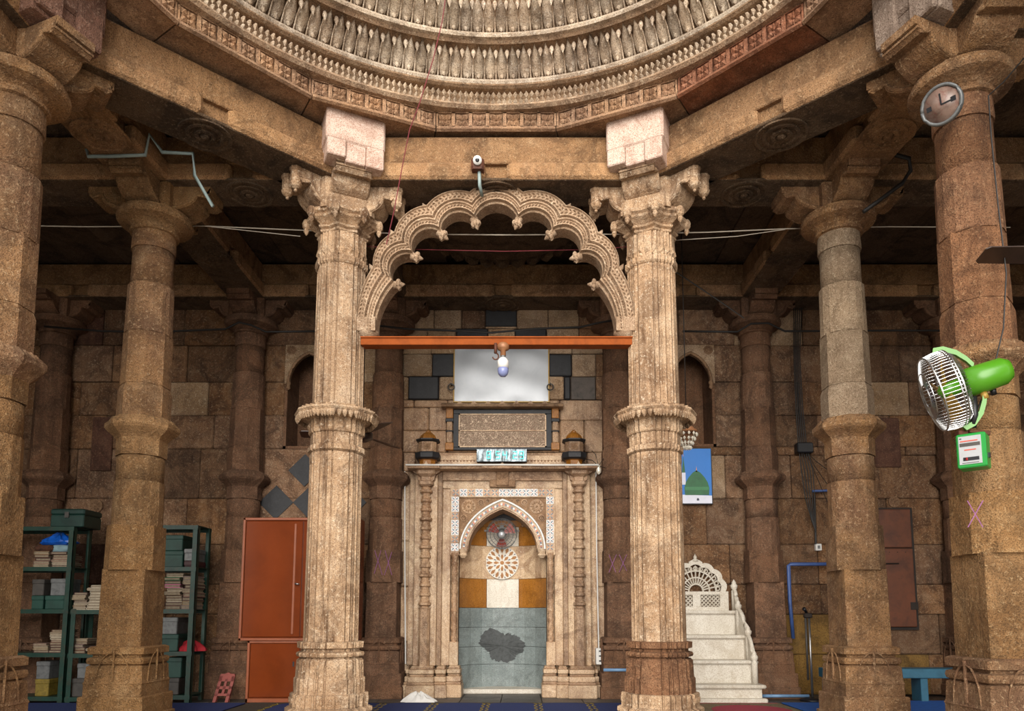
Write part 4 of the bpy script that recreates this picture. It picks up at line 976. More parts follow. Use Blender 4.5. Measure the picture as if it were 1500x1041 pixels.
# wires and lamp on the cornice
def line(name, pts, r, mat, label, cat='cable', group=None, n=5):
    return tag(obj(name, MB().tube(pts, r, n), mat), label, cat, group)
def uvs(l, Y): return [(at(u, v, Y)[0], Y, at(u, v, Y)[1]) for u, v in l]
line('white_cable', uvs([(593, 690), (593, 800), (594, 972)], YB-.085), .007, 'white', 'white cable running down the marble at the left of the mihrab')
line('white_cable', uvs([(873, 690), (874, 800), (877, 950)], YB-.085), .007, 'white', 'white cable running down to the white socket box right of the mihrab')
line('white_cable', [(-X(138), YB-.335, zk+.0), (-X(60), YB-.325, zk+.002), (0, YB-.325, zk+.004), (X(60), YB-.325, zk+.001), (X(138), YB-.335, zk)], .008, 'white', 'thin white cable along the edge of the mihrab cornice')
x0, x1, z0, z1 = rect(873, 949, 885.5, 973, YB-.13)
so_ = thing('socket_box', 'white socket box with three outlets at the right foot of the mihrab', 'socket', ((x0+x1)/2, YB-.12, z0))
obj('box', MB().cbox(x0, x1, YB-.14, YB-.02, z0, z1, .006), 'white', so_, world=True)
for k in range(3): obj('outlet', MB().box(x0+.03, x1-.03, YB-.144, YB-.139, z0+.03+k*.05, z0+.045+k*.05), 'black', so_, world=True)
x, z = at(877, 688, YB-.3); cl = thing('clear_bulb', 'small clear bulb with wires at the right end of the mihrab cornice', 'bulb', (x, YB-.3, z))
obj('glass', MB().lathe([(0, -.05), (.025, -.03), (.028, 0), (.015, .03), (.015, .05)], 10), 'crystal', cl)
b = MB()
for dx, dz in ((-.12, .16), (.1, .18), (-.05, .25), (.14, .05)): b.tube([(0, 0, .04), (dx*.5, .05, dz*.7), (dx, .2, dz)], .004, 4)
obj('wires', b, 'wire', cl)
for u, s in ((661, -1), (806, 1)):
    x, z = at(u, 567, YB-.05); t = thing('wall_hook', 'tiny iron ring hook %s of the metal sheet' % ('left' if s < 0 else 'right'), 'hook', (x, YB-.04, z))
    obj('ring', MB().tube([(.035*cos(i*pi/8), -.02, .035*sin(i*pi/8)) for i in range(17)], .008, 5), 'greyd', t); obj('peg', MB().tube([(0, .03, .035), (0, -.03, .035)], .01, 6), 'greyd', t)
# bulb on the tie beam
x, z = at(737, 508, YA-.09); bu = thing('hanging_bulb', 'blue-grey lamp bulb hanging below the middle of the tie beam', 'lamp', (x, YA-.09, z))
obj('holder', MB().lathe([(.0, -.075), (.022, -.07), (.022, -.03), (.045, -.02), (.047, .01), (.03, .03), (.0, .035)], 14), 'brass', bu)
obj('neck', MB().lathe([(.018, -.085), (.018, -.065)], 12), 'greyb', bu)
obj('lamp_body', MB().lathe([(.042, -.17), (.044, -.115), (.03, -.095), (.018, -.085)], 16), 'white', bu)
obj('globe', MB().lathe([(.0, -.238), (.022, -.234), (.038, -.215), (.043, -.19), (.041, -.17)], 16), 'bulb', bu)
x, z = at(726, 508, YA-.08); hk = thing('iron_hook', 'rusty iron S hook hanging beside the bulb on the tie beam', 'hook', (x, YA-.08, z))
obj('shank', MB().tube([(0, 0, .03), (0, 0, -.05)], .012, 6), 'strap', hk); obj('curl', MB().tube([(-.0+.022*cos(a_)-.0, 0, -.075+.025*sin(a_)) for a_ in [pi/2-i*pi/7 for i in range(11)]], .006, 5), 'strap', hk)
x, z = at(700, 243, YC-.24); ls = thing('lamp_socket', 'round white lamp socket on a brown block fixed to the beam over the arch', 'socket', (x, YC-.24, z))
obj('block', MB().stack(octc(.7), [(.045, -.05), (.05, -.03), (.05, .03), (.04, .04)]), 'strap', ls)
obj('socket', MB().tube([(0, -.04, .01), (0, -.075, 0)], .034, 14), 'white', ls); obj('socket_hole', MB().tube([(0, -.07, 0), (0, -.078, 0)], .016, 10), 'black', ls)
obj('conduit', MB().tube([(.01, 0, -.04), (.015, 0, -.16), (.03, .08, -.2)], .014, 6), 'pipe', ls)

# ================================================================== FURNITURE
# --- orange cupboard
YK = 7.06
x0, x1, z0, z1 = rect(353, 758, 524, 938, YK-.02); _, _, zf0, zf1 = rect(360, 938, 520, 1029, YK); a0, a1 = at(361, 980, YK)[0], at(519, 980, YK)[0]
cb = thing('cupboard', 'glossy orange steel cupboard in two tiers behind the left fluted column', 'cupboard', ((x0+x1)/2, YK+.2, 0))
kp = lambda n, b, m, p=cb: obj(n, b, m, p, world=True)
YBK = 7.30
kp('upper_body', MB().cbox(x0, x1, YK, YBK, z0, z1, .006), 'orange'); kp('lower_body', MB().cbox(a0, a1, YK+.02, YBK, .0, z0, .006), 'orange')
xm = x0+(x1-x0)*.52
for s, (xa, xb) in enumerate(((x0+.03, xm-.004), (xm+.004, x1-.03))):
    d = kp('door', MB().cbox(xa, xb, YK-.022, YK+.002, z0+.035, z1-.035, .005), 'orange')
    e = xb-.07 if s == 0 else xa+.07; obj('door_fold', MB().cbox(e-.012, e+.012, YK-.03, YK-.02, z0+.06, z1-.06, .004), 'orangel', d, world=True)
    if s == 0: obj('handle', MB().tube([(xb-.05, YK-.022, (z0+z1)/2-.05), (xb-.05, YK-.05, (z0+z1)/2-.05), (xb-.01, YK-.05, (z0+z1)/2-.055)], .008, 6), 'chrome', d, world=True)
    d = kp('lower_door', MB().cbox(max(xa, a0+.03), min(xb, a1-.03), YK-.002, YK+.022, .05, z0-.03, .005), 'orange')
    if s == 0: obj('keyhole', MB().box(xb-.06, xb-.045, YK-.006, YK, z0*.58, z0*.66), 'black', d, world=True)
b = MB()
for q in ((x0, x1, z0, z0+.025), (x0, x1, z1-.025, z1), (x0, x0+.025, z0, z1), (x1-.025, x1, z0, z1)): b.cbox(q[0], q[1], YK-.026, YK+.01, q[2], q[3], .004)
kp('upper_rim', b, 'orangel')
b = MB()
for q in ((a0, a1, 0, .04), (a0, a0+.025, 0, z0), (a1-.025, a1, 0, z0), (a0, a1, z0-.025, z0)): b.cbox(q[0], q[1], YK-.006, YK+.03, q[2], q[3], .004)
kp('lower_rim', b, 'orangel')
# --- steel racks
YS, YSB = 7.0, 7.30
def rack(x0, x1, levels, label, zt):
    t = thing('steel_rack', label, 'shelf', ((x0+x1)/2, (YS+YSB)/2, 0), 'green steel racks'); L = t.location.copy()
    for x in (x0, x1):
        for y in (YS, YSB):
            sx = 1 if x == x0 else -1; sy = 1 if y == YS else -1; b = MB()
            xa, xb = sorted((x, x+sx*.05)); ya, yb = sorted((y, y+sy*.05)); b.box(xa, xb, min(y, y+sy*.006), max(y, y+sy*.006), 0, zt); b.box(min(x, x+sx*.006), max(x, x+sx*.006), ya, yb, 0, zt)
            obj('post', b, 'greenm', t, world=True)
    for z in levels:
        b = MB(); b.box(x0, x1, YS, YSB, z-.006, z); b.box(x0, x1, YS-.004, YS+.004, z-.04, z); b.box(x0, x1, YSB-.004, YSB+.004, z-.04, z); obj('tray', b, 'greenm', t, world=True)
    return t
lv = lambda vs: [at(100, v, YS)[1] for v in vs]
xr1 = at(100, 900, YS)[0]; xr3 = at(284, 900, YS)[0]
LA, LB_, LC_ = lv([771, 830, 892, 956, 1020]), lv([893, 957, 1021]), lv([769, 830, 892, 954, 1018])
rack(xr1-.92, xr1, LA, 'tall green steel rack with a dark trunk on top, at the far left', LA[0])
rack(xr1+.02, xr1+.46, LB_, 'low green steel rack with books, half hidden behind the ochre column', LB_[0]+.01)
rack(xr3-.62, xr3, LC_, 'tall green steel rack of boxes right of the ochre column', LC_[0])
def tin(u0, v0, u1, v1, m, label, d=.24, Y=7.03, lid=True, group='tins and boxes on the racks', zbase=None):
    x0, x1, z0, z1 = rect(u0, v0, u1, v1, Y)
    if zbase is not None: z1 = zbase+(z1-z0); z0 = zbase
    t = thing('storage_tin', label, 'box', ((x0+x1)/2, Y+d/2, z0), group)
    obj('body', MB().cbox(x0+.004, x1-.004, Y+.004, Y+d-.004, z0, z1-.02, .006), m, t, world=True)
    obj('lid', MB().cbox(x0, x1, Y, Y+d, z1-.045, z1, .006), m, t, world=True)
    return z1
def cover_col(): return 'book%d' % random.randrange(8)
def pile(u0, u1, vb, n, label, Y=7.03, zbase=None, total=None, cols=None, w_=None, gname='books piled on the racks'):
    xa, xb = at(u0, vb, Y)[0], at(u1, vb, Y)[0]; z = at(u0, vb, Y)[1] if zbase is None else zbase
    for i in range(n):
        th = (total/n if total else random.uniform(.022, .045)); d = random.uniform(-.012, .012); wd = random.uniform(.86, 1.0); L = (xb-xa)*wd
        c = (cols[i] if cols and cols[i] else cover_col())
        t = thing('book', label % ('bottom' if i == 0 else 'top' if i == n-1 else ('second', 'third', 'fourth', 'fifth', 'sixth', 'seventh', 'eighth', 'ninth', 'tenth')[i-1]), 'book', ((xa+xb)/2+d, Y+.12+d, z), gname)
        obj('pages', MB().box(-L/2+.004, L/2-.008, -.10, .10, th*.22, th*.78), 'page', t)
        obj('cover', MB().box(-L/2, L/2, -.105, .105, 0, th*.24).box(-L/2, L/2, -.105, .105, th*.76, th).box(-L/2, -L/2+.006, -.105, .105, 0, th), c, t)
        z += th
    return z
# rack at far left
g = LA
tr = thing('storage_chest', 'dark green metal trunk standing on top of the far left rack', 'trunk', (at(105, 770, 7.1)[0], 7.1, g[0]))
x0, x1, z0, z1 = rect(79, 746, 128, 771, YS+.02); w_ = (x1-x0); 
obj('body', MB().cbox(-w_/2, w_/2, -.08, .22, 0, .12, .008), 'greend', tr); obj('lid', MB().cbox(-w_/2-.004, w_/2+.004, -.084, .224, .12, .178, .012), 'greend', tr)
obj('latch', MB().box(-.02, .02, -.092, -.08, .09, .145), 'greyd', tr); obj('handle', MB().tube([(-w_/2-.01, -.0, .08), (-w_/2-.03, .07, .06), (-w_/2-.01, .14, .08)], .006, 5), 'greyd', tr)
z = pile(46, 71, 828, 5, 'pale book, %s of the left pile on the upper shelf of the far left rack', zbase=g[1], total=.155)
b = MB().cbox(at(46, 805, YS)[0], at(73, 805, YS)[0], 7.03, 7.25, z, z+.06, .02); tag(obj('folded_cloth', b, 'dkc'), 'folded patterned dark cloth on the left book pile of the far left rack', 'cloth')
z = pile(73, 99, 828, 6, 'pale book, %s of the pile under the blue bag on the far left rack', zbase=g[1], total=.15)
b = MB(); xc = at(88, 805, 7.1)[0]; n = 16; b.loft([[(xc+.11*cos(2*pi*i/n)*k*(1+.08*sin(5*i)), 7.13+.08*sin(2*pi*i/n)*k, z+h) for i in range(n)] for k, h in ((.95, 0), (1.05, .03), (.95, .06), (.6, .075))], smooth=True); tag(obj('rolled_cloth', b, 'cyanc'), 'pale blue rolled cloth under the blue plastic bag', 'cloth')
b = MB(); b.loft([[(xc-.03+.17*cos(2*pi*i/20)*k*(1+.18*sin(3*i+h*60)), 7.13+.08*sin(2*pi*i/20)*k, z+.072+h*(1+.2*sin(4*i))) for i in range(20)] for k, h in ((.8, 0), (1.05, .02), (.9, .045), (.5, .085), (.15, .11))], smooth=False); tag(obj('plastic_bag', b, 'bluep'), 'crumpled bright blue plastic bag on top of the far left rack shelf', 'bag')
za = tin(45, 872, 63, 892, 'teal', 'small green tin at the left end of the far left rack', zbase=g[2]); zb2 = tin(65, 872, 94, 892, 'teal', 'wide green tin on the middle shelf of the far left rack', zbase=g[2])
tin(46, 848, 64, 872, 'greyd', 'dull grey tin stacked on the small green tin', zbase=za); tin(73, 847, 97, 872, 'greyb', 'grey tin stacked on the wide green tin', zbase=zb2)
pile(47, 70, 955, 4, 'thin booklet, %s of the low left pile on the far left rack', zbase=g[3], total=.09); pile(71, 92, 955, 9, 'thin booklet, %s of the tall pile on the far left rack', zbase=g[3], total=.22)
zy = tin(50, 995, 71, 1020, 'yell', 'yellow tin at the bottom of the far left rack', zbase=g[4]); tin(52, 969, 72, 995, 'greyb', 'light grey tin stacked on the yellow tin', zbase=zy)
# low rack
g = LB_
pile(103, 125, 892, 7, 'old book, %s of the left pile on top of the low rack', zbase=g[0], total=.17); pile(126, 150, 892, 9, 'white-edged book, %s of the right pile on top of the low rack', zbase=g[0], total=.24, cols=['book3']*9)
pile(99, 124, 956, 5, 'brown book, %s of the pile inside the low rack', zbase=g[1], total=.14); pile(126, 148, 956, 3, 'thin book, %s of the small pile inside the low rack', zbase=g[1], total=.07)
zt_ = tin(104, 994, 128, 1021, 'greyd', 'dull grey box at the bottom of the low rack', zbase=g[2]); tin(112, 972, 132, 994, 'greyb', 'pale grey tin on the dull box in the low rack', zbase=zt_)
# rack right of the ochre column
g = LC_
z1_ = tin(240, 805, 268, 829, 'teal', 'lower green box of the pair on the top shelf of the right rack', zbase=g[1]); tin(240, 782, 268, 805, 'teal', 'upper green box of the pair on the top shelf of the right rack', zbase=z1_)
z1_ = tin(226, 803, 239, 829, 'greend', 'dark green box by the column on the top shelf of the right rack', zbase=g[1]); tin(226, 785, 239, 803, 'greyb', 'grey tin on the dark green box by the column', zbase=z1_)
z1_ = tin(269, 820, 286, 829, 'maroon', 'flat maroon tin on the top shelf of the right rack', zbase=g[1]); z1_ = tin(269, 802, 286, 820, 'greyb', 'speckled grey tin on the maroon tin', zbase=z1_); 
pile(238, 264, 891, 10, 'book, %s of the left pile with pink and green books on the right rack', zbase=g[2], total=.345, cols=[None, None, 'book3', 'book4', None, None, 'bookpink', None, 'bookgreen', 'book3'])
pile(265, 285, 891, 8, 'book, %s of the right pile on the book shelf of the right rack', zbase=g[2], total=.32)
z1_ = tin(236, 928, 261, 953, 'teal', 'green box on the third shelf of the right rack', zbase=g[3]); tin(237, 903, 260, 928, 'greyb', 'speckled white tin on the green box of the right rack', zbase=z1_)
z1_ = tin(243, 992, 262, 1017, 'greyd', 'dark grey box at the bottom of the right rack', zbase=g[4]); tin(243, 962, 266, 992, 'teal', 'tilted green box on the dark grey box of the right rack', zbase=z1_)
xc = at(278, 945, 7.1)[0]; b = MB(); b.loft([[(xc+.13*cos(2*pi*i/18)*k*(1+.2*sin(3*i)), 7.15+.1*sin(2*pi*i/18)*k, g[3]+h*(1+.25*sin(5*i))) for i in range(18)] for k, h in ((1.1, 0), (1.05, .03), (.8, .06), (.3, .085))]); tag(obj('red_cloth', b, 'redc'), 'bundled red cloth on the third shelf of the right rack', 'cloth')
# --- folding book rest
x, _ = at(321, 1010, 7.05); rh = thing('book_rest', 'red-brown carved folding book rest leaning by the cupboard', 'book stand', (x, 7.08, 0))
for s, off in ((0, 0.), (1, .03)):
    b = MB(); w_ = .075; h = .27
    b.box(-w_, -w_+.03, 0, .012, 0, h*.9).box(w_-.03, w_, 0, .012, 0, h*.9).box(-w_, w_, 0, .012, h*.45, h*.55).box(-w_, w_, 0, .012, h*.72, h*.9).box(-.012, .012, 0, .012, h*.3, h*.8).box(-w_, w_, 0, .012, h*.22, h*.30)
    b.loft([[(p, y, h*.9+q) for p, q in ((-w_, 0), (w_, 0), (w_*.9, .02), (w_*.4, .022), (0, .035), (-w_*.4, .022), (-w_*.9, .02))] for y in (0, .012)])
    b.xform(lambda a, y, z: (a+.16*z, y+off+z*(.25 if s == 0 else .1), z)); obj('leaf', b, 'rehal', rh)

# --- white marble pulpit
mb = thing('pulpit', 'white marble stepped pulpit with pierced back beside the right fluted column', 'pulpit', (2.05, 7.4, 0))
pp = lambda n, b, m='marblew': obj(n, b, m, mb, world=True)
XL, XR = 1.58, 2.50
st_ = [(7.03, at(1060, 1003, 7.03)[1]), (7.20, at(1060, 967, 7.20)[1]), (7.37, at(1060, 930, 7.37)[1]), (7.54, at(1060, 894, 7.54)[1])]
zp = 0
for k, (y, zt) in enumerate(st_):
    e = (.0, .015, .05, .07)[k]
    pp('riser', MB().cbox(XL, XR-e, y+.02, 7.72, zp, zt-.03, .004)); pp('tread', MB().cbox(XL-.01, XR-e+.035, y-.012, 7.72, zt-.035, zt, .012)); zp = zt
pp('foot_slab', MB().cbox(XL, XR+.03, 6.97, 7.06, 0, .045, .01))
zS = st_[3][1]; xs = 2.04; hw = .335; yb = 7.66
zj0, zj1, za_ = zS, at(1018, 866, yb)[1], at(1018, 822, yb)[1]
def frame(xa, xb, za, zb, t_, y0, y1, n, par=mb):
    b = MB().box(xa, xb, y0, y1, za, za+t_).box(xa, xb, y0, y1, zb-t_, zb).box(xa, xa+t_, y0, y1, za, zb).box(xb-t_, xb, y0, y1, za, zb); return pp(n, b)
pp('back_frame', MB().box(xs-hw, xs+hw, yb-.02, yb+.03, zj0, zj0+.04).box(xs-hw, xs+hw, yb-.02, yb+.03, zj1-.035, zj1).box(xs-hw, xs-hw+.08, yb-.019, yb+.029, zj0+.04, zj1-.035).box(xs+hw-.09, xs+hw, yb-.019, yb+.029, zj0+.04, zj1-.035).box(xs-.04, xs+.04, yb-.019, yb+.029, zj0+.04, zj1-.035))
for xa, xb in ((xs-hw+.08, xs-.04), (xs+.04, xs+hw-.09)):
    b = MB(); za, zb3 = zj0+.04, zj1-.035; n = 7; W_, H_ = xb-xa, zb3-za; d = W_/5
    for s_ in (-1, 1):
        for k in range(-8, 14):
            p0, p1 = [], []
            x_a = xa+k*d; pts = []
            # clip the diagonal to the rectangle
            t0, t1 = 0., H_
            f = lambda t_: x_a+s_*t_ if s_ > 0 else x_a+H_-t_
            ts = [t_/40*H_ for t_ in range(41) if xa <= f(t_/40*H_) <= xb]
            if len(ts) > 1: b.tube([(f(ts[0]), yb, za+ts[0]), (f(ts[-1]), yb, za+ts[-1])], .0075, 4)
    pp('lattice', b)
# lobed pierced crest
b = MB(); lob = []; R0 = hw-.01; nl = 7
for i in range(nl):
    a0_, a1_ = pi*i/nl, pi*(i+1)/nl
    for j in range(7):
        t_ = j/6; a = a0_+(a1_-a0_)*t_; r = (1+.07*sin(pi*t_))*(1.05 if i == 3 else 1); hz = (za_-zj1)
        lob.append((xs+R0*.97*cos(a)*r*.98, zj1+hz*.95*sin(a)*r))
inn = [(xs+(x-xs)*.82, zj1+(z-zj1)*.84) for x, z in lob]
for (p, q), (p2, q2) in zip(zip(lob, inn), list(zip(lob, inn))[1:]): b.loft([[(c[0], y, c[1]) for c in (p, p2, q2, q)] for y in (yb-.015, yb+.025)])
pp('crest_rim', b)
b = MB(); hz = (za_-zj1)
for k in range(1, 14):
    a = pi*k/14; b.tube([(xs+.07*cos(a), yb, zj1+.07*sin(a)), (xs+R0*.82*cos(a), yb, zj1+hz*.86*sin(a))], .008, 5)
for f in (.22, .42, .62): b.tube([(xs+R0*f*1.05*cos(pi*i/24), yb, zj1+hz*f*1.1*sin(pi*i/24)) for i in range(25)], .010, 5)
for k in range(13):
    a = pi*(k+.5)/13; x_, z_ = xs+R0*.72*cos(a), zj1+hz*.76*sin(a); b.tube([(x_+.02*cos(q*pi/4), yb, z_+.02*sin(q*pi/4)) for q in range(9)], .007, 4)
pp('crest_tracery', b)
pp('finial', MB().lathe([(.03, za_+.0), (.036, za_+.015), (.015, za_+.03), (.022, za_+.045), (.006, za_+.07), (0, za_+.085)], 12, xs, yb))
newel = [(1060, 858, 7.62), (1079, 887, 7.50), (1092, 925, 7.33), (1107, 962, 7.16)]
NP = []
for i, (u, v, y) in enumerate(newel):
    x, _ = at(u, v, y); z0 = (st_[3][1] if i == 0 else st_[3-i][1] if i else 0); z0 = st_[max(0, 3-i)][1]; zt = at(u, v, y)[1]+.06
    x = XR-.03-(.04 if i < 2 else 0)
    pp('newel', MB().lathe([(.03, z0), (.03, zt-.11), (.02, zt-.10), (.034, zt-.08), (.038, zt-.055), (.022, zt-.035), (.024, zt-.025), (.008, zt), (0, zt+.012)], 10, x, y)); NP.append((x, y, zt-.09, z0))
for a, c in zip(NP, NP[1:]):
    n = 8; top = []
    for i in range(n+1):
        t_ = i/n; top.append((a[0]+(c[0]-a[0])*t_, a[1]+(c[1]-a[1])*t_, a[2]-.01+(c[2]-a[2])*(t_**2*.9+.1*t_)))
    pp('handrail', MB().tube(top, .022, 6))
    b = MB(); b.loft([[(x-.015, y, c[3]), (x+.015, y, c[3]), (x+.015, y, z), (x-.015, y, z)] for x, y, z in top]); pp('side_panel', b)

# --- picture of a green dome
x0, x1, z0, z1 = rect(972, 657, 1042, 737, YB-.06)
pc = thing('framed_picture', 'printed picture of a green dome against blue sky, above the pulpit', 'picture', ((x0+x1)/2, YB-.05, z0)); W_, H_ = x1-x0, z1-z0
qp = lambda n, b, m: obj(n, b, m, pc, world=True)
qp('backing', MB().cbox(x0-.008, x1+.012, YB-.055, YB-.012, z0-.01, z1+.01, .003), 'black'); qp('printed_sky', MB().box(x0, x1, YB-.06, YB-.054, z0, z1), 'sky')
def shp(pts, m, y, n): b = MB(); b.extr([(x0+W_*a, z0+H_*c) for a, c in pts], y, y+.0015); qp(n, b, m)
shp([(.30, .0), (1, .0), (1, .14), (.30, .16)], 'pwhite', YB-.0625, 'printed_wall')
dmp = [(.44, .15)]+[(.69+s_*q, h_) for s_, seq in ((-1, [(.25, .16), (.26, .28), (.23, .38), (.17, .47), (.08, .56), (0, .60)]), (1, [(.08, .56), (.17, .47), (.23, .38), (.26, .28), (.25, .16)])) for q, h_ in seq]+[(.94, .15)]
shp(dmp, 'pgreen', YB-.064, 'printed_dome'); shp([(.44, .24), (.94, .24), (.94, .30), (.44, .30)], 'pgreenl', YB-.0655, 'printed_dome_band')
shp([(.675, .57), (.705, .57), (.69, .68)], 'porange', YB-.064, 'printed_finial')
shp([(.38, .34), (.46, .34), (.46, .56), (.38, .56)], 'pwhite', YB-.064, 'printed_minaret'); shp([(.385, .56), (.455, .56), (.42, .86)], 'pgreen', YB-.064, 'printed_spire'); shp([(.415, .86), (.425, .86), (.42, .94)], 'porange', YB-.064, 'printed_spire_tip')
shp([(.68, .05), (.73, .05), (.73, .08), (.705, .1), (.68, .08)], 'mosb', YB-.064, 'printed_window')

# --- shutter on the right
x0, x1, z0, z1 = rect(1268, 746, 1337, 918, YB-.03)
sh = thing('wall_shutter', 'rust painted wooden shutter on the wall behind the grey-shafted column', 'shutter', ((x0+x1)/2, YB-.02, z0)); zm = at(1310, 803, YB)[1]
hp = lambda n, b, m, p=sh: obj(n, b, m, p, world=True)
hp('outer_frame', MB().box(x0-.03, x1+.03, YB-.03, YB-.005, z0-.03, z1+.02), 'iron'); hp('upper_leaf', MB().cbox(x0, x1, YB-.05, YB-.02, zm+.006, z1, .006), 'shutter')
d = hp('lower_leaf', MB().cbox(x0, x1, YB-.055, YB-.02, z0, zm-.006, .006), 'shutter')
for k in range(5): obj('stud', MB().lathe([(0, zm-.05), (.008, zm-.045), (0, zm-.04)], 6, x0+.08+(x1-x0-.16)*k/4, YB-.056), 'iron', d, world=True)
obj('bolt', MB().tube([(x0+.2, YB-.06, (z0+zm)/2+.25), (x0+.34, YB-.06, (z0+zm)/2+.25)], .008, 5), 'iron', d, world=True); obj('hinge', MB().box(x1-.06, x1+.02, YB-.06, YB-.05, z0+.18, z0+.26), 'iron', d, world=True)
# --- bench
bn = thing('low_bench', 'low blue painted bench against the right wall', 'bench', (3.95, 7.35, 0)); zbq = at(1350, 978, 7.2)[1]; xa, xb = at(1205, 985, 7.2)[0], 5.2
obj('seat', MB().cbox(xa, xb, 7.08, 7.3, zbq-.09, zbq, .006), 'benchb', bn, world=True)
for x in (xa+.02, xa+.9, xb-.1):
    obj('leg', MB().cbox(x, x+.07, 7.10, 7.28, 0, zbq-.09, .005), 'benchb', bn, world=True)
# --- microphone stand
x, z = at(1190, 1016, 7.2); ms = thing('microphone_stand', 'thin metal microphone stand by the right wall', 'stand', (x, 7.2, 0))
zt = at(1186, 893, 7.2)[1]
obj('base', MB().lathe([(.12, 0), (.12, .015), (.04, .03), (.015, .035)], 16), 'black', ms); obj('pole', MB().tube([(0, 0, .02), (0, 0, zt-.06)], .012, 8), 'chrome', ms)
obj('boom', MB().tube([(-.035, 0, .2), (-.035, 0, zt-.04)], .011, 8), 'greyd', ms); obj('clamp', MB().cbox(-.05, .03, -.02, .02, zt-.08, zt-.03, .008), 'iron', ms)
obj('clip', MB().tube([(-.02, 0, zt-.03), (-.045, -.02, zt), (-.06, -.04, zt+.01)], [.012, .016, .02], 8), 'black', ms)
# --- floor coverings
pcv = thing('prayer_carpet', 'brown prayer carpet with a row of blue arched panels in front of the mihrab', 'carpet', (0, 6.4, 0))
yc1 = 6.98
obj('pile_ground', MB().cbox(-2.35, 1.75, 5.95, yc1, 0, .012, .004), 'carpet', pcv, world=True)
for i in range(8):
    xc = at(522+i*75-150, 1035, 6.9)[0]+.02
    w_ = .235
    if xc+w_ > 1.73 or xc-w_ < -2.33: continue
    pts = [(xc-w_, 6.05), (xc+w_, 6.05), (xc+w_, 6.80)]+[(xc+w_*cos(a), 6.80+.13*sin(a)**.7) for a in [pi*j/12 for j in range(1, 12)]]+[(xc-w_, 6.80)]
    b = MB(); b.loft([[(p, q, zz) for p, q in pts] for zz in (.012, .0145)]); obj('blue_panel', b, 'carpb', pcv, world=True)
    b = MB()
    for s in (-1, 1):
        for k in range(9): b.tube([(xc+s*.262+.012*(-1)**k, 6.1+k*.09, .0135), (xc+s*.262-.012*(-1)**k, 6.15+k*.09, .0135)], .006, 4)
    o = obj('floral_border', b, 'yell', pcv, world=True); o['kind'] = 'stuff'
rg = thing('floral_rug', 'red-centred floral rug at the foot of the white pulpit', 'rug', (2.2, 6.6, 0))
b = MB(); b.cbox(1.78, 2.62, 6.1, 6.95, 0, .011, .004); obj('rug_border', b, 'rugf', rg, world=True)
obj('rug_edge', MB().cbox(1.80, 2.60, 6.92, 6.945, .011, .0125, .002), 'rugr', rg, world=True)
b = MB(); b.loft([[(2.2+.34*cos(2*pi*i/24), 6.42+.36*sin(2*pi*i/24), z) for i in range(24)] for z in (.011, .0135)]); obj('red_field', b, 'rugr', rg, world=True)
tag(obj('floor_mat', MB().cbox(2.66, 3.1, 6.2, 7.0, 0, .01, .004), 'carpm'), 'bright blue mat on the floor right of the pulpit rug', 'mat')
tag(obj('floor_mat', MB().cbox(3.2, 5.2, 6.0, 7.15, 0, .01, .004), 'carpm'), 'wide blue mat on the floor behind the grey-shafted column', 'mat')
tag(obj('floor_mat', MB().cbox(-4.9, -2.4, 6.0, 6.97, 0, .01, .004), 'carpb'), 'dark blue mat on the floor in front of the book racks', 'mat')
x, _ = at(610, 1022, 7.1); b = MB(); n = 22
b.loft([[(x+.02+.14*cos(2*pi*i/n)*k*(1+.22*sin(2.3*i)), 7.12+.09*sin(2*pi*i/n)*k, .002+h*(1+.6*sin(3.7*i)*(.5 if h else 0))) for i in range(n)] for k, h in ((1.15, 0), (.95, .03), (.6, .06), (.2, .08))]); tag(obj('crumpled_cloth', b, 'cloth'), 'crumpled white cloth on the floor at the left foot of the mihrab', 'cloth')

# ================================================================== RIGHT FOREGROUND COLUMN FITTINGS
from mathutils import Vector, Matrix
xg, zg = at(1382, 566, 3.70); xm_, zm_ = at(1432, 556, 3.70)
fn = thing('pedestal_fan', 'green wall fan with chrome wire cage on the right foreground column', 'fan', (xm_, 3.70, zm_)); fn.scale = (.93, .93, .93)
ax = Vector((-.90, .34, -.27)).normalized(); ex = ax.cross(Vector((0, 0, 1))).normalized(); ez = ex.cross(ax).normalized()
def fp(n, b, m, par=fn):
    b.xform(lambda x, y, z: tuple(ex*x+ez*z+ax*y)); return obj(n, b, m, par)      # y runs forward along the fan's axis
Rg = .225
b = MB()
for rr, y in ((Rg, .13), (Rg*1.0, .145), (Rg*.97, .235), (Rg*.60, .262), (Rg*.3, .268), (Rg*.55, .10)):
    b.tube([(rr*cos(2*pi*i/32), y, rr*sin(2*pi*i/32)) for i in range(33)], .0048 if rr > Rg*.9 else .0035, 5)
for i in range(64):
    a = 2*pi*i/64; b.tube([(r*cos(a), y, r*sin(a)) for r, y in ((Rg*.3, .075), (Rg*.85, .095), (Rg, .135), (Rg*1.01, .18), (Rg*.97, .235), (Rg*.6, .262), (Rg*.3, .268))], .0017, 3)
cg = fp('cage', b, 'chrome')
for k in range(3):
    b = MB(); n = 8; a = k*2*pi/3+.3
    b.loft([[(r*cos(a-w1), .15, r*sin(a-w1)), (r*cos(a+w1), .19, r*sin(a+w1)), (r*cos(a+w1), .193, r*sin(a+w1)), (r*cos(a-w1), .153, r*sin(a-w1))] for r, w1 in ((.035, .5), (.09, .42), (.15, .38), (.185, .28))]); fp('blade', b, 'gold')
fp('hub', MB().tube([(0, .10, 0), (0, .19, 0), (0, .21, 0)], [.045, .04, .01], 16), 'fang')
fp('motor', MB().tube([(0, -.17, 0), (0, -.165, 0), (0, -.13, 0), (0, -.02, 0), (0, .07, 0), (0, .075, 0)], [.03, .055, .078, .083, .082, .05], 24), 'fang')
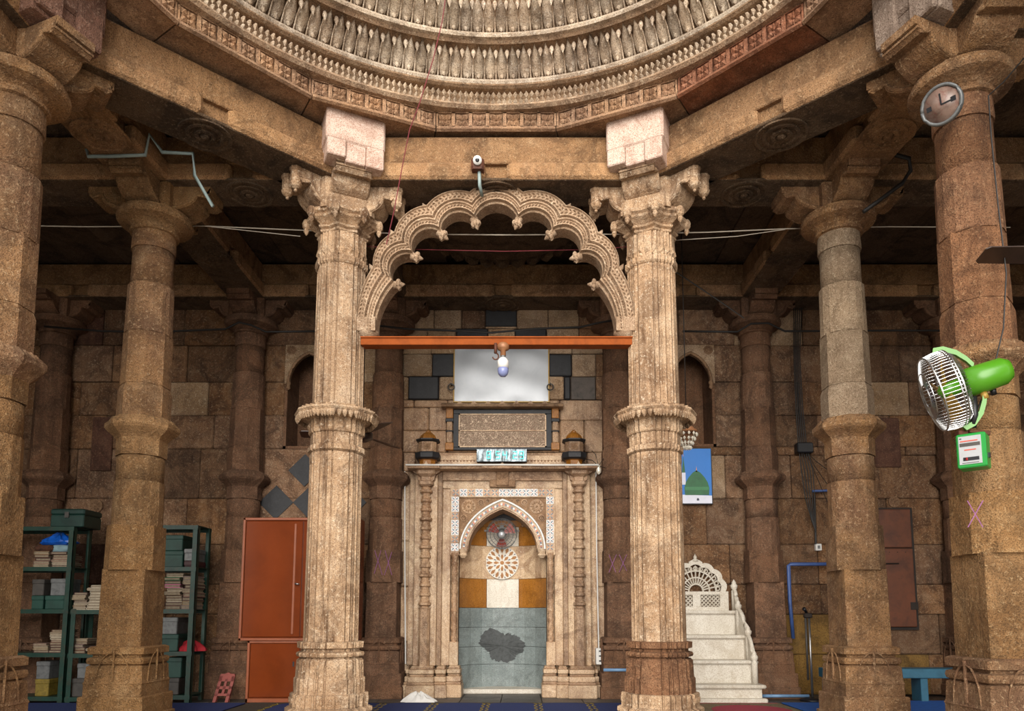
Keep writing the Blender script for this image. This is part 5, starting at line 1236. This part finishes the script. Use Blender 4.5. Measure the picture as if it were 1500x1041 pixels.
fp('motor_knob', MB().tube([(.03, -.06, -.07), (.05, -.06, -.10)], .016, 10), 'black'); fp('motor_sticker', MB().box(.078, .084, -.03, -.01, -.02, .02).box(.074, .082, -.1, -.08, .0, .02), 'white')
for s in (-1, 1):
    b = MB(); b.loft([[(q-.016, y, s*z), (q+.016, y, s*z), (q+.016, y-.012, s*(z+.026)), (q-.016, y-.012, s*(z+.026))] for q, y, z in ((0, .0, .07), (0, .02, .12), (0, .055, .175), (0, .11, .222), (0, .16, .232))]); fp('cage_arm', b, 'fang')
b = MB().tube([(0, -.0, -.08), (.0, .0, -.12)], .02, 8); fp('neck', b, 'gold')
xb_, zb_ = at(1426, 633, 3.74)
obj('post', MB().tube([(-.03, 0, -.10), (-.03, 0, -.2), (xb_-xm_-.02, .02, zb_-zm_)], [.018, .018, .02], 8), 'black', fn)
obj('bracket_plate', MB().cbox(-.10, .08, .04, .09, -.31, -.28, .005).cbox(-.05, .0, .02, .16, -.30, -.285, .004), 'strap', fn)
x0, x1, z0, z1 = rect(1408, 634, 1443, 684, 3.70)
bx_ = thing('control_box', 'green control box with silver label below the green fan', 'control box', ((x0+x1)/2, 3.72, z0), rotz=-.72)
obj('case', MB().cbox(x0, x1+.01, 3.70, 3.82, z0, z1, .006), 'boxg', bx_, world=True); xw = x1-x0; zh = z1-z0
fpz = MB().box(x0+xw*.10, x1-xw*.08, 3.696, 3.70, z0+zh*.10, z1-zh*.08); lb = obj('label_plate', fpz, 'silver', bx_, world=True)
for a, c, d, e, m in ((.16, .80, .76, .79, 'redt'), (.14, .88, .62, .72, 'greyd'), (.3, .72, .50, .53, 'redt'), (.24, .82, .2, .3, 'black'), (.28, .40, .21, .29, 'red'), (.2, .8, .13, .145, 'greyd'), (.14, .22, .84, .87, 'greyd')): obj('label_print', MB().box(x0+xw*a, x0+xw*c, 3.694, 3.697, z0+zh*d, z0+zh*e), m, lb, world=True)
obj('switch', MB().box(x1+.01, x1+.02, 3.74, 3.76, z0+.05, z0+.075), 'black', bx_, world=True)
# round clock strapped to the column
x, z = at(1390, 143, 3.72); ck = thing('wall_clock', 'round faded clock strapped under the capital of the right foreground column', 'clock', (x, 3.78, z))
cn = Vector((-.72, -.62, -.30)).normalized(); ce_ = cn.cross(Vector((0, 0, 1))).normalized(); cz = ce_.cross(cn).normalized()
def cp(n, b, m): b.xform(lambda x, y, z: tuple(ce_*x+cz*z+cn*y)); return obj(n, b, m, ck)
r = .108; cp('case', MB().tube([(0, -.06, 0), (0, 0, 0), (0, .02, 0)], [r*.8, r, r*.98], 32), 'greyb'); cp('face', MB().tube([(0, .018, 0), (0, .023, 0)], [r*.86, r*.86], 32), 'clockf')
cp('rim', MB().tube([(r*.93*cos(2*pi*i/32), .022, r*.93*sin(2*pi*i/32)) for i in range(33)], .010, 6), 'greyb')
cp('hands', MB().box(-.004, .004, .024, .026, 0, .06).box(-.05, 0, .024, .026, -.004, .004), 'black'); cp('marks', MB().box(.05, .075, .024, .026, -.01, .015).box(-.075, -.05, .024, .026, -.01, .015), 'black')
# wires near that column
line('thin_wire', uvs([(1500, 85), (1470, 120), (1448, 140), (1452, 200), (1462, 300), (1474, 400), (1470, 480), (1458, 530), (1440, 580), (1425, 615)], 3.72), .004, 'wire', 'thin dark wire hanging down the right foreground column to the fan')
# pink chalk crosses
for us, Y, lab in (([(1417, 733), (1440, 772), None, (1440, 733), (1418, 772)], YF-.19, 'pink chalk cross on the right foreground column'), ([(549, 806), (560, 842), None, (558, 806), (548, 840), None, (564, 806), (574, 842), None, (574, 808), (563, 842)], 7.40, 'pink chalk crosses on the dark pilaster left of the mihrab'),
                   ([(892, 812), (902, 838), None, (903, 812), (892, 838), None, (907, 812), (918, 836), None, (918, 812), (907, 838)], 7.40, 'pink chalk crosses on the dark pilaster right of the mihrab')):
    b = MB(); seg = []
    for p in us+[None]:
        if p is None: b.tube([(at(u, v, Y)[0], Y, at(u, v, Y)[1]) for u, v in seg], .003, 4); seg = []
        else: seg.append(p)
    tag(obj('chalk_mark', b, 'chalk'), lab, 'chalk mark')

# ================================================================== CEILING FANS, CABLES, PIPES
def cfan(x, y, z, ztop, rot, label, L=.55):
    t = thing('ceiling_fan', label, 'fan', (x, y, z), 'ceiling fans')
    obj('rod', MB().tube([(0, 0, .05), (0, 0, ztop-z)], .012, 8), 'iron', t); obj('motor', MB().lathe([(0, -.06), (.05, -.055), (.10, -.03), (.105, .02), (.06, .05), (.02, .08)], 20), 'fanbl', t)
    for k in range(3):
        b = MB(); b.loft([[(-w_, -d_, .0-w_*.25), (w_, -d_, .0+w_*.25), (w_, -d_, .006+w_*.25), (-w_, -d_, .006-w_*.25)] for d_, w_ in ((.09, .03), (.16, .045), (.3, .065), (L-.02, .06), (L, .045))]); b.rotz(rot+k*2*pi/3); obj('blade', b, 'fanbl', t)
x, z = at(533, 638, 6.5); cfan(x-.02, 6.5, z, 4.6, radians(35), 'dark brown ceiling fan hanging behind the left fluted column')
x, z = at(1606, 374, 3.7); cfan(x, 3.7, z, 4.6, radians(-90), 'dark brown ceiling fan at the right edge, one blade tip in view', .62)
line('span_cord', uvs([(20, 330), (120, 332), (300, 331), (440, 337), (520, 340)], 5.72)+uvs([(620, 343), (740, 344), (900, 343)], 5.72)+uvs([(1040, 340), (1150, 335), (1300, 332), (1480, 333)], 5.72), .005, 'cord', 'pale cord stretched across the hall behind all the columns')
line('span_cord', uvs([(300, 331), (440, 346)], 5.7), .0035, 'cord', 'thin pale cord sagging between the ochre and left fluted columns')
line('span_cord', uvs([(985, 352), (1080, 346), (1150, 336)], 5.7), .0035, 'cord', 'thin pale cord sagging right of the right fluted column')
line('span_cord', uvs([(505, 358), (600, 365), (740, 368), (880, 365), (950, 358)], 5.66), .003, 'redcord', 'pinkish cord crossing behind the cusped arch')
line('red_rope', uvs([(655, -20), (648, 30), (635, 85), (615, 150), (600, 190), (590, 240), (577, 310), (566, 358)], 4.6), .0032, 'redcord', 'red cord hanging from the dome down past the left fluted column')
line('wall_cable', uvs([(65, 478), (150, 485), (230, 486), (330, 482), (350, 472), (368, 476), (390, 486), (470, 485)], 7.32), .011, 'wire', 'black cable sagging along the wall behind the ochre column', n=6)
line('wall_cable', uvs([(545, 476), (600, 482), (660, 484), (720, 487), (790, 481), (850, 479), (880, 472), (905, 468)], 7.30), .011, 'wire', 'black cable sagging across the wall above the metal sheet', n=6)
line('wall_cable', uvs([(1000, 485), (1080, 486), (1100, 474), (1125, 473), (1150, 485), (1300, 484), (1370, 484), (1420, 484)], 7.30), .011, 'wire', 'black cable sagging along the wall behind the grey-shafted column', n=6)
cbn = thing('cable_bundle', 'bundle of black cables running down the wall right of the pulpit pilaster', 'cable', (at(1170, 600, YB-.06)[0], YB-.05, 0))
for k in range(5):
    o_ = k*4.2; pts = uvs([(1148+o_*.3, 412), (1172, 418-k), (1163+o_*.7, 440), (1163+o_*.5, 520), (1166+o_*.6, 600), (1170+o_*.7, 655), (1174+o_, 690), (1180+o_*.8, 730), (1190+k, 765+k*3)], YB-.07)
    obj('cable', MB().tube(pts, .0055, 5), 'wire', cbn, world=True)
x0, x1, z0, z1 = rect(1167, 648, 1191, 663, YB-.1); obj('junction_box', MB().cbox(x0, x1, YB-.12, YB-.02, z0, z1, .01), 'black', cbn, world=True)
for k, (u, v) in enumerate(((1215, 690), (1214, 712), (1212, 735))): obj('loose_strand', MB().tube(uvs([(1182, 662), (1195, 675+k*10), (u, v)], YB-.07), .004, 4), 'wire', cbn, world=True)
line('wall_cable', uvs([(1193, 725), (1195, 797)], YB-.04), .012, 'wire', 'short dark cable dropping to the white switch')
line('overhead_cable', uvs([(1265, 310), (1290, 292), (1322, 268), (1334, 250), (1332, 232), (1305, 225)], 5.05), .016, 'wire', 'thick dark cable curling above the capital of the grey-shafted column', n=6)
line('overhead_cable', uvs([(985, 395), (1020, 418), (1060, 445), (1090, 466)], 6.4), .006, 'wire', 'thin dark cable slanting behind the right fluted column')
x0, x1, z0, z1 = rect(1195, 796, 1204, 806, YB-.05); sw = thing('light_switch', 'small white switch on the wall between pilaster and grey-shafted column', 'switch', ((x0+x1)/2, YB-.03, z0)); obj('plate', MB().cbox(x0, x1, YB-.05, YB-.005, z0, z1, .004), 'white', sw, world=True); obj('rocker', MB().box(x0+.02, x1-.02, YB-.056, YB-.049, z0+.02, z1-.02), 'greyb', sw, world=True)
line('wall_pipe', uvs([(1162, 935), (1157, 880), (1155, 828), (1158, 826), (1230, 826)], YB-.1), .02, 'bpipe', 'blue pipe bent along the wall beside the microphone stand', 'pipe', n=8)
line('wall_pipe', uvs([(1190, 719), (1230, 718)], YB-.06), .014, 'bpipe', 'short blue pipe behind the shaft of the grey-shafted column', 'pipe', n=8)
line('floor_pipe', uvs([(884, 981), (932, 981)], 7.22), .016, 'bwhite', 'pale blue pipe along the pilaster foot right of the mihrab', 'pipe', n=8)
line('floor_pipe', uvs([(1115, 1019), (1185, 1019)], 7.22), .016, 'bwhite', 'pale blue pipe on the floor beside the microphone stand', 'pipe', n=8)
line('conduit', uvs([(127, 219), (129, 229), (160, 229), (213, 227), (219, 197), (238, 223), (283, 225), (285, 257), (312, 302)], 4.985), .013, 'pipe', 'grey bent conduit above the capital of the ochre column', 'pipe', n=8)
# chandelier behind the right fluted column
x, z = at(1006, 640, 6.4); ch = thing('crystal_chandelier', 'small crystal chandelier half hidden behind the right fluted column', 'chandelier', (x, 6.4, z))
obj('rod', MB().tube([(0, 0, .1), (0, 0, 4.6-z)], .005, 6), 'iron', ch); obj('hoop', MB().tube([(.09*cos(i*pi/12), .09*sin(i*pi/12), .05) for i in range(25)], .01, 5), 'brass', ch); obj('cap', MB().lathe([(.09, .05), (.05, .1), (.02, .16)], 12), 'brass', ch)
b = MB()
for k in range(12):
    a = k*pi/6
    for j in range(4): r = .09-.018*j; zz = .02-j*.04; b.lathe([(0, zz-.018), (.014, zz), (0, zz+.018)], 6, r*cos(a), r*sin(a), smooth=False)
obj('crystal_drops', b, 'crystal', ch)

# carved rotunda over the aisle bay seen through the arch
b = MB(); xc, yc = 0, 6.55
for k in range(4):
    r = .86-.12*k; b.lathe([(r, 4.58+.05*k), (r-.06, 4.60+.05*k), (r-.10, 4.64+.05*k), (r, 4.66+.05*k)], 32, xc, yc, smooth=False)
obj('rotunda_ring', b, 'slab', ce)
q = MB(); n = 30; wv = pi/n*.80*.9
q.add([(-wv, 0, .0), (wv, 0, .0), (wv*.95, 0, -.07), (0, .0, -.11), (-wv*.95, 0, -.07), (0, -.035, -.05)], [(0, 1, 5), (1, 2, 5), (2, 3, 5), (3, 4, 5), (4, 0, 5)]); me = q.mesh('corbel_leaf'); me.materials.append(M['beamd'])
for k in range(n):
    a = 2*pi*k/n; o = bpy.data.objects.new('corbel_leaf', me); COL.objects.link(o); o.parent = ce; o.location = (xc-.80*sin(a)*-1*-1, yc+.80*cos(a), 4.60); o.rotation_euler = (0, 0, a)
